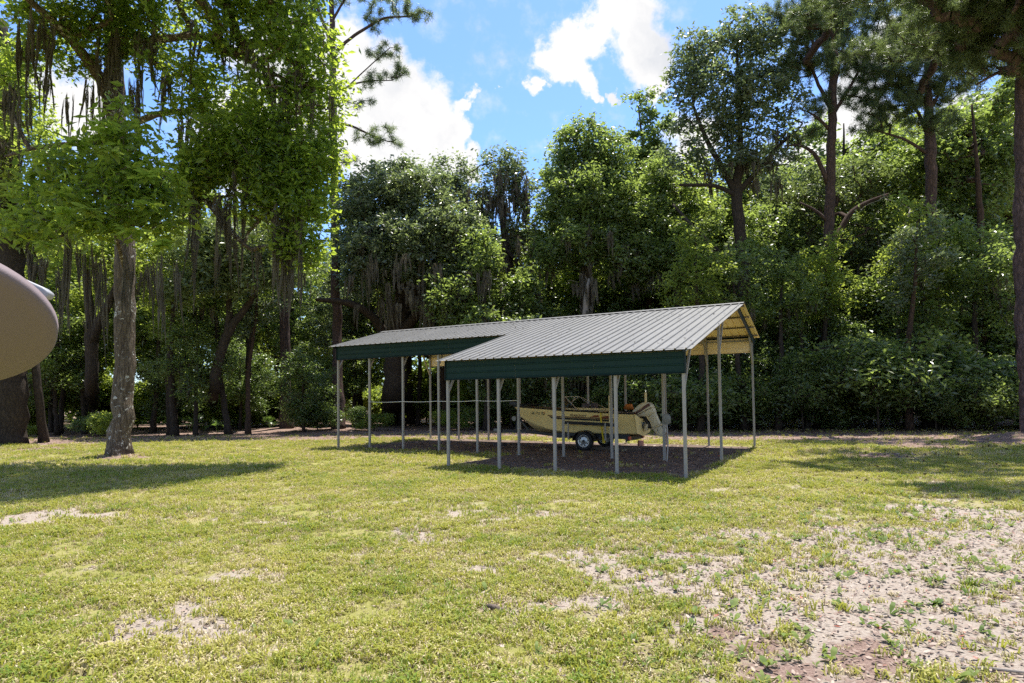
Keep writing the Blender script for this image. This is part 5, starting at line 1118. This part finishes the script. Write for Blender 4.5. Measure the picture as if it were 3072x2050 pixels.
def proto_shrub(seed, h, w, mtl, size=0.11, dens=9, per=40):
    rg = np.random.default_rng(seed); bl_ = []
    for i in range(7):
        a = i * 2.4 + rg.uniform(0, 1); rr_ = w * 0.5 * rg.uniform(0.2, 0.9) * (i > 0)
        bl_.append(((rr_ * math.cos(a), rr_ * math.sin(a), h * rg.uniform(0.3, 0.75)), (w * rg.uniform(0.25, 0.42), w * rg.uniform(0.25, 0.42), h * rg.uniform(0.22, 0.36)), 1.0))
    return tree('shrub', 'shrub', [(0, 0, -0.1, 0.035), (0.05, 0, h * 0.3, 0.03), (0.0, 0.05, h * 0.8, 0.012)], bl_, mtl, M_BARKO, seed=seed, sides=6, dens=dens, per=per, size=size, spread=0.22, rmin=0.006, cat='shrub')
PS = [proto_shrub(301, 2.3, 3.2, M_GUM, 0.085, 10), proto_shrub(302, 3.2, 2.6, M_SHRUB, 0.085, 10), proto_shrub(303, 1.6, 2.6, M_SUNNY, 0.095, 8), proto_shrub(304, 2.6, 3.6, M_SHRUB, 0.10, 9)]
sp = []
for x in np.arange(-30, 30, 1.75):
    e = float(np.interp(x, [-40, -24, -14, -8, 0, 8, 14, 20, 40], [27, 28.3, 31.5, 32.0, 31.5, 30.5, 28.2, 26.5, 25]))
    dn_ = 1.6 if x > 7 else 3.6
    for k in range(2 if x > 6 else 1):
        if x < -4 and rgp.random() < 0.45: continue
        sp.append((x + rgp.uniform(-0.7, 0.7), e + dn_ + rgp.uniform(0, 2.4) + k * 2.2, rgp.uniform(0.45, 1.35) * (1.25 if x > 8 else (0.7 if x < -7 else 1.0)) * (1 + 0.35 * k), int(rgp.choice([0, 1, 2, 3], p=[0.32, 0.27, 0.19, 0.22]))))
ORD += [f'{t}' for t in ('thirteenth', 'fourteenth', 'fifteenth', 'sixteenth')]
place(PS, sp, ['mid-green shrub', 'tall dark shrub', 'low pale-green shrub', 'broad dark shrub'], 'shrubs along the edge of the wood')
PB = [proto_shrub(331, 2.6, 3.4, M_SUNNY, 0.16), proto_shrub(332, 3.6, 3.6, M_SUNNY, 0.16)]
sb = []
for i in range(20): sb.append((rgp.uniform(-40, -6) if i < 15 else rgp.uniform(-6, 12), rgp.uniform(41, 52), rgp.uniform(0.7, 1.3), int(rgp.integers(2))))
place(PB, sb, ['sunlit yellow-green bush', 'tall sunlit bush'], 'sunlit bushes deep in the wood')
PU = [proto_tree('understorey_tree', 8.0, 3.0, 1.0, M_SHRUB, M_BARKO, 311, 8, 5.0, 44, 0.13), proto_tree('understorey_tree', 9.5, 3.0, 2.0, M_GUM, M_BARKO, 312, 8, 5.0, 44, 0.15, moss=6), proto_tree('understorey_tree', 7.0, 2.8, 0.8, M_SHRUB, M_BARKR, 313, 7, 5.0, 44, 0.13, moss=4)]
su = []
for Y, step in ((36.5, 2.9), (40.5, 3.6)):
    for x in np.arange(-Y * 0.86, Y * 0.86, step):
        if x < -5 and rgp.random() < 0.5: continue
        su.append((x + rgp.uniform(-1, 1), Y + rgp.uniform(-1.2, 1.2) - (2.5 if x > 9 else 0) - (2.0 if x < -16 else 0), rgp.uniform(0.75, 1.15) * (0.75 if -21 < x < -8 else 1.0), int(rgp.integers(3))))
place(PU, su, ['dark understorey tree', 'green understorey tree', 'small bushy tree'], 'small trees under the tall ones')
PL = [proto_tree('slender_tree', 13.0, 2.2, 7.0, M_SUNNY, M_BARKO, 321, 5, 3.0, 40, 0.15), proto_tree('slender_tree', 11.0, 2.0, 5.5, M_GUM, M_BARKO, 322, 5, 3.0, 40, 0.15, moss=4, lean=0.10), proto_tree('slender_tree', 12.0, 2.0, 7.0, M_OAKF, M_BARKR, 323, 5, 3.0, 40, 0.15, lean=-0.06)]
sl_ = []
for x in np.arange(-27, 27, 1.9):
    sl_.append((x + rgp.uniform(-0.8, 0.8), (rgp.uniform(40, 43) if -12.5 < x < 9 else (rgp.uniform(33, 38) if x < 9 else rgp.uniform(29.5, 33.5))), rgp.uniform(0.7, 1.0), int(rgp.integers(3))))
place(PL, sl_, ['slim dark trunk', 'slim leaning trunk', 'slim brown trunk'], 'slender trunks inside the wood')
# palmettos
def frond_mesh(rg):
    V = []; f = []; c = 0
    for k in range(13):
        a = (k - 6) * 0.2; L = 0.55 * (1 - 0.25 * abs(k - 6) / 6); d = np.array((math.cos(a), math.sin(a), 0)); s_ = np.array((-math.sin(a), math.cos(a), 0))
        b0 = np.array((0.5, 0, 0.22)); V += [b0, b0 + d * L * 0.45 + s_ * 0.022 + np.array((0, 0, 0.06)), b0 + d * L - np.array((0, 0, 0.10)), b0 + d * L * 0.45 - s_ * 0.022 + np.array((0, 0, 0.06))]
        f.append((c, c + 1, c + 2, c + 3)); c += 4
    V += [np.array((0, -0.008, 0)), np.array((0, 0.008, 0)), np.array((0.5, 0.006, 0.22)), np.array((0.5, -0.006, 0.22))]; f.append((c, c + 1, c + 2, c + 3))
    return mesh_np('frond', np.array(V), [np.array(f)], M_FROND)
FR = frond_mesh(rng)
for i, (x, y, sc, where) in enumerate([(545, 985, 1.1, 'first palmetto left of the reddish pine base'), (620, 985, 0.9, 'palmetto right against the reddish pine base'), (440, 990, 1.2, 'palmetto midway between the pale hickory and the leaning oak'), (355, 990, 1.2, 'palmetto just right of the pale hickory trunk'), (245, 990, 1.1, 'palmetto just left of the pale hickory trunk'), (500, 992, 1.0, 'palmetto below the leaning oak'), (835, 985, 1.1, 'palmetto between the bare pine and the live oak'), (180, 993, 1.1, 'palmetto below the forked oak')]):
    p = G(x, y); t_ = thing('palmetto', 'green ' + where, 'palmetto', (p[0], p[1], 0), rng.uniform(0, 6), 'palmettos at the edge of the wood')
    for k in range(9):
        o = link('frond', FR, t_); o.rotation_euler = (rng.normal(0, 0.2), -rng.uniform(0.1, 1.0), k * 0.7 + rng.uniform(-0.2, 0.2)); o.scale = (sc * rng.uniform(0.8, 1.15),) * 3

# ------------------------------------------------------------------ ground clutter
def scatter(n, x0, x1, y0, y1, rg, power=1.0):
    y = y0 + (y1 - y0) * rg.random(n) ** power; x = rg.uniform(-1, 1, n) * (y * 0.86 + 0.6); return x, y
# grass
def tuft(seed, h, straw, n=9):
    rg = np.random.default_rng(seed); V = []; f = []; c = 0
    for i in range(n):
        a = rg.uniform(0, 6.28); d = np.array((math.cos(a), math.sin(a))); p = rg.normal(0, 0.022, 2); L = h * rg.uniform(0.5, 1.25); w = 0.0046 * rg.uniform(0.7, 1.3); le = rg.uniform(0.25, 1.1); s = np.array((-d[1], d[0]))
        V += [(*(p - s * w), 0), (*(p + s * w), 0), (*(p + d * L * le * 0.4 + s * w * 0.8), L * 0.62), (*(p + d * L * le * 0.4 - s * w * 0.8), L * 0.62), (*(p + d * L * le), L * (1.0 - 0.42 * le))]
        f += [(c, c + 1, c + 2), (c, c + 2, c + 3), (c + 3, c + 2, c + 4)]; c += 5
    return mesh_np('grass_tuft', np.array(V), [np.array(f)], M_GRASS if not straw else M_STRAW)
def grass_mat(name, c1, c2, c3, trans, tw):
    m, t, b = mat(name); g = N(t, 'ShaderNodeNewGeometry'); oi = N(t, 'ShaderNodeObjectInfo')
    n = N(t, 'ShaderNodeTexNoise', inp={'Scale': 0.55, 'Detail': 5.0, 'Roughness': 0.6}); t.links.new(g.outputs['Position'], n.inputs['Vector'])
    f = mth(t, 'ADD', mth(t, 'MULTIPLY_ADD', n.outputs['Fac'], 2.8, -1.2), mth(t, 'MULTIPLY_ADD', oi.outputs['Random'], 0.6, 0.0), clamp=True)
    r = N(t, 'ShaderNodeValToRGB'); e = r.color_ramp.elements; e.new(0.5)
    for i, c in enumerate((c1, c2, c3)): e[i].position = (0.1, 0.5, 0.95)[i]; e[i].color = (*c, 1)
    t.links.new(f, r.inputs[0]); t.links.new(r.outputs[0], b.inputs['Base Color']); b.inputs['Roughness'].default_value = 0.5; b.inputs['Specular IOR Level'].default_value = 0.35
    tr = N(t, 'ShaderNodeBsdfTranslucent', inp={'Color': (*trans, 1)}); ms = N(t, 'ShaderNodeMixShader', inp={0: tw})
    t.links.new(b.outputs[0], ms.inputs[1]); t.links.new(tr.outputs[0], ms.inputs[2]); t.links.new(ms.outputs[0], t.nodes['Material Output'].inputs[0])
    return m
M_GRASS = grass_mat('grass_blade', (0.13, 0.21, 0.022), (0.29, 0.30, 0.05), (0.44, 0.39, 0.13), (0.48, 0.48, 0.07), 0.38)
M_STRAW = grass_mat('straw_blade', (0.33, 0.28, 0.13), (0.48, 0.40, 0.22), (0.60, 0.50, 0.32), (0.45, 0.37, 0.18), 0.25)
tc_ = bpy.data.collections.new('grass_sources')
for i, (h, st_) in enumerate(((0.055, 0), (0.075, 0), (0.05, 1), (0.05, 1), (0.06, 0), (0.04, 1))):
    o = bpy.data.objects.new(f'grass_tuft_{"abcdef"[i]}', tuft(600 + i, h, st_)); tc_.objects.link(o)
rgg = np.random.default_rng(9)
def fill(n, y0, y1, pw, sc):
    x, y = scatter(n, 0, 0, y0, y1, rgg, pw)
    s, l, d = masks(x, y)
    clump = sstep(0.22, 0.52, fbm(x, y, 1.7, 12))
    pr = np.clip((1 - 0.93 * s) * (1 - 0.93 * l) * (1 - 1.05 * d), 0.0, 1) * (0.18 + 0.62 * clump) * (1 - 0.25 * thinm(x, y))
    k = rgg.random(n) < pr; x, y = x[k], y[k]
    return x, y, sc * rgg.uniform(0.5, 1.25, len(x)) * (0.65 + 0.5 * clump[k] + 0.3 * sstep(0.58, 0.75, fbm(x, y, 0.9, 140)))
parts = [fill(95000, 3.0, 9.0, 0.75, 1.0), fill(120000, 8.5, 17.0, 0.72, 1.15), fill(110000, 16.0, 33.0, 0.75, 1.5)]
x = np.concatenate([p[0] for p in parts]); y = np.concatenate([p[1] for p in parts]); sc = np.concatenate([p[2] for p in parts])
gm = bpy.data.meshes.new('grass'); gm.vertices.add(len(x)); gm.vertices.foreach_set('co', np.stack([x, y, gheight(x, y) - 0.004], -1).astype(np.float32).ravel())
a_ = gm.attributes.new('tuft_scale', 'FLOAT', 'POINT'); a_.data.foreach_set('value', sc.astype(np.float32))
a_ = gm.attributes.new('tuft_rot', 'FLOAT_VECTOR', 'POINT'); a_.data.foreach_set('vector', np.stack([rgg.normal(0, 0.12, len(x)), rgg.normal(0, 0.12, len(x)), rgg.uniform(0, 6.28, len(x))], -1).astype(np.float32).ravel())
gr = tag(link('grass', gm), 'short sunlit lawn grass, thinning over sand and leaf litter', 'grass', None, 'stuff')
ng = bpy.data.node_groups.new('grass_scatter', 'GeometryNodeTree')
ng.interface.new_socket('Geometry', in_out='INPUT', socket_type='NodeSocketGeometry'); ng.interface.new_socket('Geometry', in_out='OUTPUT', socket_type='NodeSocketGeometry')
gi = ng.nodes.new('NodeGroupInput'); go = ng.nodes.new('NodeGroupOutput')
ci = ng.nodes.new('GeometryNodeCollectionInfo'); ci.inputs['Collection'].default_value = tc_; ci.inputs['Separate Children'].default_value = True; ci.inputs['Reset Children'].default_value = True
ip = ng.nodes.new('GeometryNodeInstanceOnPoints'); ip.inputs['Pick Instance'].default_value = True
na = ng.nodes.new('GeometryNodeInputNamedAttribute'); na.data_type = 'FLOAT'; na.inputs['Name'].default_value = 'tuft_scale'
nb = ng.nodes.new('GeometryNodeInputNamedAttribute'); nb.data_type = 'FLOAT_VECTOR'; nb.inputs['Name'].default_value = 'tuft_rot'
er = ng.nodes.new('FunctionNodeEulerToRotation')
L_ = ng.links.new
L_(gi.outputs[0], ip.inputs['Points']); L_(ci.outputs[0], ip.inputs['Instance']); L_(nb.outputs['Attribute'], er.inputs[0]); L_(er.outputs[0], ip.inputs['Rotation']); L_(na.outputs['Attribute'], ip.inputs['Scale']); L_(ip.outputs[0], go.inputs[0])
md = gr.modifiers.new('scatter', 'NODES'); md.node_group = ng

# fallen leaves, weeds
def litter_mat():
    m, t, b = mat('fallen_leaf'); g = N(t, 'ShaderNodeNewGeometry')
    r = N(t, 'ShaderNodeValToRGB'); e = r.color_ramp.elements
    cs = [(0.0, (0.03, 0.02, 0.016)), (0.33, (0.11, 0.06, 0.04)), (0.55, (0.19, 0.125, 0.09)), (0.82, (0.28, 0.21, 0.16)), (0.95, (0.33, 0.25, 0.19)), (0.985, (0.24, 0.06, 0.03))]
    while len(e) < len(cs): e.new(0.5)
    for i, (p, c) in enumerate(cs): e[i].position = p; e[i].color = (*c, 1)
    r.color_ramp.interpolation = 'LINEAR'
    t.links.new(g.outputs['Random Per Island'], r.inputs[0]); t.links.new(r.outputs[0], b.inputs['Base Color']); b.inputs['Roughness'].default_value = 0.6
    return m
M_LIT = litter_mat()
def litter(x, y, z, size, rg):
    n = len(x); az = rg.uniform(0, 6.28, n); d = np.stack([np.cos(az), np.sin(az), rg.normal(0, 0.22, n)], -1); s = np.stack([-np.sin(az), np.cos(az), rg.normal(0, 0.3, n)], -1)
    L = (size * rg.uniform(0.6, 1.35, n))[:, None]; W = L * rg.uniform(0.26, 0.46, n)[:, None]; cu_ = rg.uniform(-0.05, 0.4, n)[:, None]; upv = np.array((0, 0, 1.0))
    c = np.stack([x, y, z + 0.008], -1)
    V = np.stack([c - d * L * 0.5 + upv * L * cu_ * 0.5, c - d * L * 0.12 + s * W * 0.5 + upv * W * cu_, c + d * L * 0.2 + s * W * 0.42 + upv * W * cu_, c + d * L * 0.5 + upv * L * cu_ * 0.6, c + d * L * 0.2 - s * W * 0.42 + upv * W * cu_, c - d * L * 0.12 - s * W * 0.5 + upv * W * cu_], 1).reshape(-1, 3)
    i = np.arange(n)[:, None] * 6
    return V, np.concatenate([i + (0, 1, 5), i + (2, 3, 4)]), np.concatenate([i + (1, 2, 4, 5)])
rl = np.random.default_rng(19)
def lit_fill(n, y0, y1, pw, base, kl, size):
    x, y = scatter(n, 0, 0, y0, y1, rl, pw); s, l, d = masks(x, y)
    xr = sstep(-0.1, 0.55, x / (y * 0.8))
    k = rl.random(n) < np.clip(base * (0.5 + fbm(x, y, 1.3, 88)) + kl * l + 0.55 * s * (0.4 + xr) + 0.35 * d + 0.55 * xr * sstep(14, 5, y), 0, 1); x, y = x[k], y[k]
    return litter(x, y, gheight(x, y), size, rl)
Vs = []; F3 = []; F4 = []; nn_ = 0
for args in ((26000, 3.0, 9.0, 0.75, 0.10, 0.75, 0.045), (22000, 8.5, 18, 0.8, 0.06, 0.7, 0.062), (30000, 17, 37, 0.9, 0.02, 0.65, 0.10)):
    V, a3, a4 = lit_fill(*args); Vs.append(V); F3.append(a3 + nn_); F4.append(a4 + nn_); nn_ += len(V)
tag(link('fallen_leaves', mesh_np('fallen_leaves', np.concatenate(Vs), [np.concatenate(F3), np.concatenate(F4)], M_LIT)), 'scattered dry brown and pinkish fallen leaves over the lawn and sand', 'leaves', None, 'stuff')
# leaf specks on the roof
n = 520; u = rl.uniform(U0, U1, n); v = np.where(u < UX, rl.uniform(0, VR, n), rl.uniform(VF, VR, n)); P3 = np.array([BL(a, b_) for a, b_ in zip(u, v)])
V, a3, a4 = litter(P3[:, 0], P3[:, 1], zroof(v) + 0.004, 0.06, rl)
tag(link('roof_litter', mesh_np('roof_litter', V, [a3, a4], M_CONE)), 'dark dead leaves and twigs scattered on the grey carport roof', 'leaves', None, 'stuff')
# broad-leafed weeds
def weeds(n):
    x, y = scatter(n, 0, 0, 3.2, 11.0, rl, 0.8); s, l, d = masks(x, y); k = rl.random(n) < (0.05 + 0.95 * sstep(-0.3, 0.6, x / (y * 0.8))) * (1 - d); x, y = x[k], y[k]
    Vs = []; Fs = []; c = 0
    for px, py in zip(x, y):
        m_ = int(rl.integers(4, 8)); sz = rl.uniform(0.035, 0.095); z = float(gheight(np.array([px]), np.array([py]))[0])
        for j in range(m_):
            a = rl.uniform(0, 6.28); L = sz * rl.uniform(0.6, 1.2); w = L * rl.uniform(0.13, 0.28); dx, dy = math.cos(a), math.sin(a); e_ = rl.uniform(0.2, 1.1)
            p0 = np.array((px, py, z + 0.004)); dd = np.array((dx, dy, e_)); ss = np.array((-dy, dx, 0.1))
            Vs += [p0, p0 + dd * L * 0.5 + ss * w, p0 + dd * L * 0.78 + ss * w * 0.7, p0 + np.array((dx, dy, e_ * 0.5)) * L, p0 + dd * L * 0.78 - ss * w * 0.7, p0 + dd * L * 0.5 - ss * w]
            Fs += [(c, c + 1, c + 5, c), (c + 1, c + 2, c + 4, c + 5), (c + 2, c + 3, c + 4, c + 2)]; c += 6
    Fs = np.array(Fs); q_ = Fs[1::3]; t_ = np.concatenate([Fs[0::3, :3], Fs[2::3, :3]])
    return mesh_np('ground_weeds', np.array(Vs), [t_, q_], M_WEED, smooth=True)
M_WEED = leaf_mat('weed_leaf', (0.06, 0.11, 0.018), (0.16, 0.20, 0.05), (0.28, 0.36, 0.05), 0.3, 0.6, 0.2)
tag(link('ground_weeds', weeds(1900)), 'low broad-leafed weeds growing through the sandy lawn', 'weeds', None, 'stuff')
# pine cones on the lawn by the edge pine
def cone_mesh():
    m = MB()
    for i in range(7):
        for k in range(6):
            a = k * 1.047 + i * 0.5; r = 0.038 * math.sin(math.pi * (i + 0.8) / 8); z = 0.015 * i
            m.add([(0, 0, z), (r * math.cos(a - 0.4), r * math.sin(a - 0.4), z + 0.008), (r * 1.25 * math.cos(a), r * 1.25 * math.sin(a), z + 0.02), (r * math.cos(a + 0.4), r * math.sin(a + 0.4), z + 0.008)], f4=[(0, 1, 2, 3)])
    return m.mesh('pine_cone', M_CONE)
CM = cone_mesh()
for i in range(46):
    x_ = rl.uniform(1930, 2330); y_ = rl.uniform(1018, 1075) + (rl.random() < 0.15) * 40; p = G(x_, y_)
    o = link('pine_cone', CM); o.location = (p[0], p[1], float(gheight(p[:1], p[1:2])[0]) + 0.035); o.rotation_euler = (rl.uniform(1.2, 1.9), 0, rl.uniform(0, 6.28)); s = rl.uniform(0.55, 1.0); o.scale = (s, s, s)
    tag(o, 'dark fallen pine cone lying on the lawn near the pink-barked pine', 'pine cone', 'pine cones fallen on the lawn')
# bark chunk and sticks
p = G(1137, 1404)
m = MB(); V, q_, t_ = tube([(-0.115, 0.03, 0.03), (-0.06, 0.02, 0.035), (0.0, 0.0, 0.03), (0.05, -0.01, 0.025), (0.10, 0.0, 0.012)], [0.008, 0.022, 0.026, 0.02, 0.006], 8); V = V + rl.normal(0, 0.004, V.shape); m.add(V, t_, q_)
m.tube([(0.03, -0.01, 0.03), (0.09, -0.035, 0.015)], [0.012, 0.004], 6); m.tube([(0.04, 0.0, 0.03), (0.1, 0.012, 0.035)], [0.012, 0.003], 6)
prop('bark_piece', m.mesh('bark_piece', M_WOOD, True), 'jagged dark piece of bark lying on the lawn in the foreground', 'bark', (p[0], p[1], 0.0), -0.35).scale = (0.95,) * 3
p = G(1010, 1475); m = MB(); m.tube([(-0.08, 0.09, 0.012), (-0.02, 0.03, 0.02), (0.03, -0.04, 0.016), (0.07, -0.10, 0.01)], [0.004, 0.006, 0.006, 0.003], 6); m.tube([(-0.02, 0.03, 0.02), (-0.03, 0.10, 0.04)], [0.004, 0.002], 5)
prop('twig', m.mesh('twig', M_DEAD), 'thin dry twig lying on the grass left of the bark piece', 'twig', (p[0], p[1], 0.0))
p = G(2295, 1545); m = MB(); m.tube([(-0.2, 0.06, 0.012), (-0.05, 0.03, 0.018), (0.1, -0.02, 0.016), (0.22, -0.05, 0.01)], [0.006, 0.010, 0.010, 0.004], 7)
prop('stick', m.mesh('stick', M_DEAD), 'bleached stick lying on leaf litter near the weeds in front', 'stick', (p[0], p[1], 0.0))
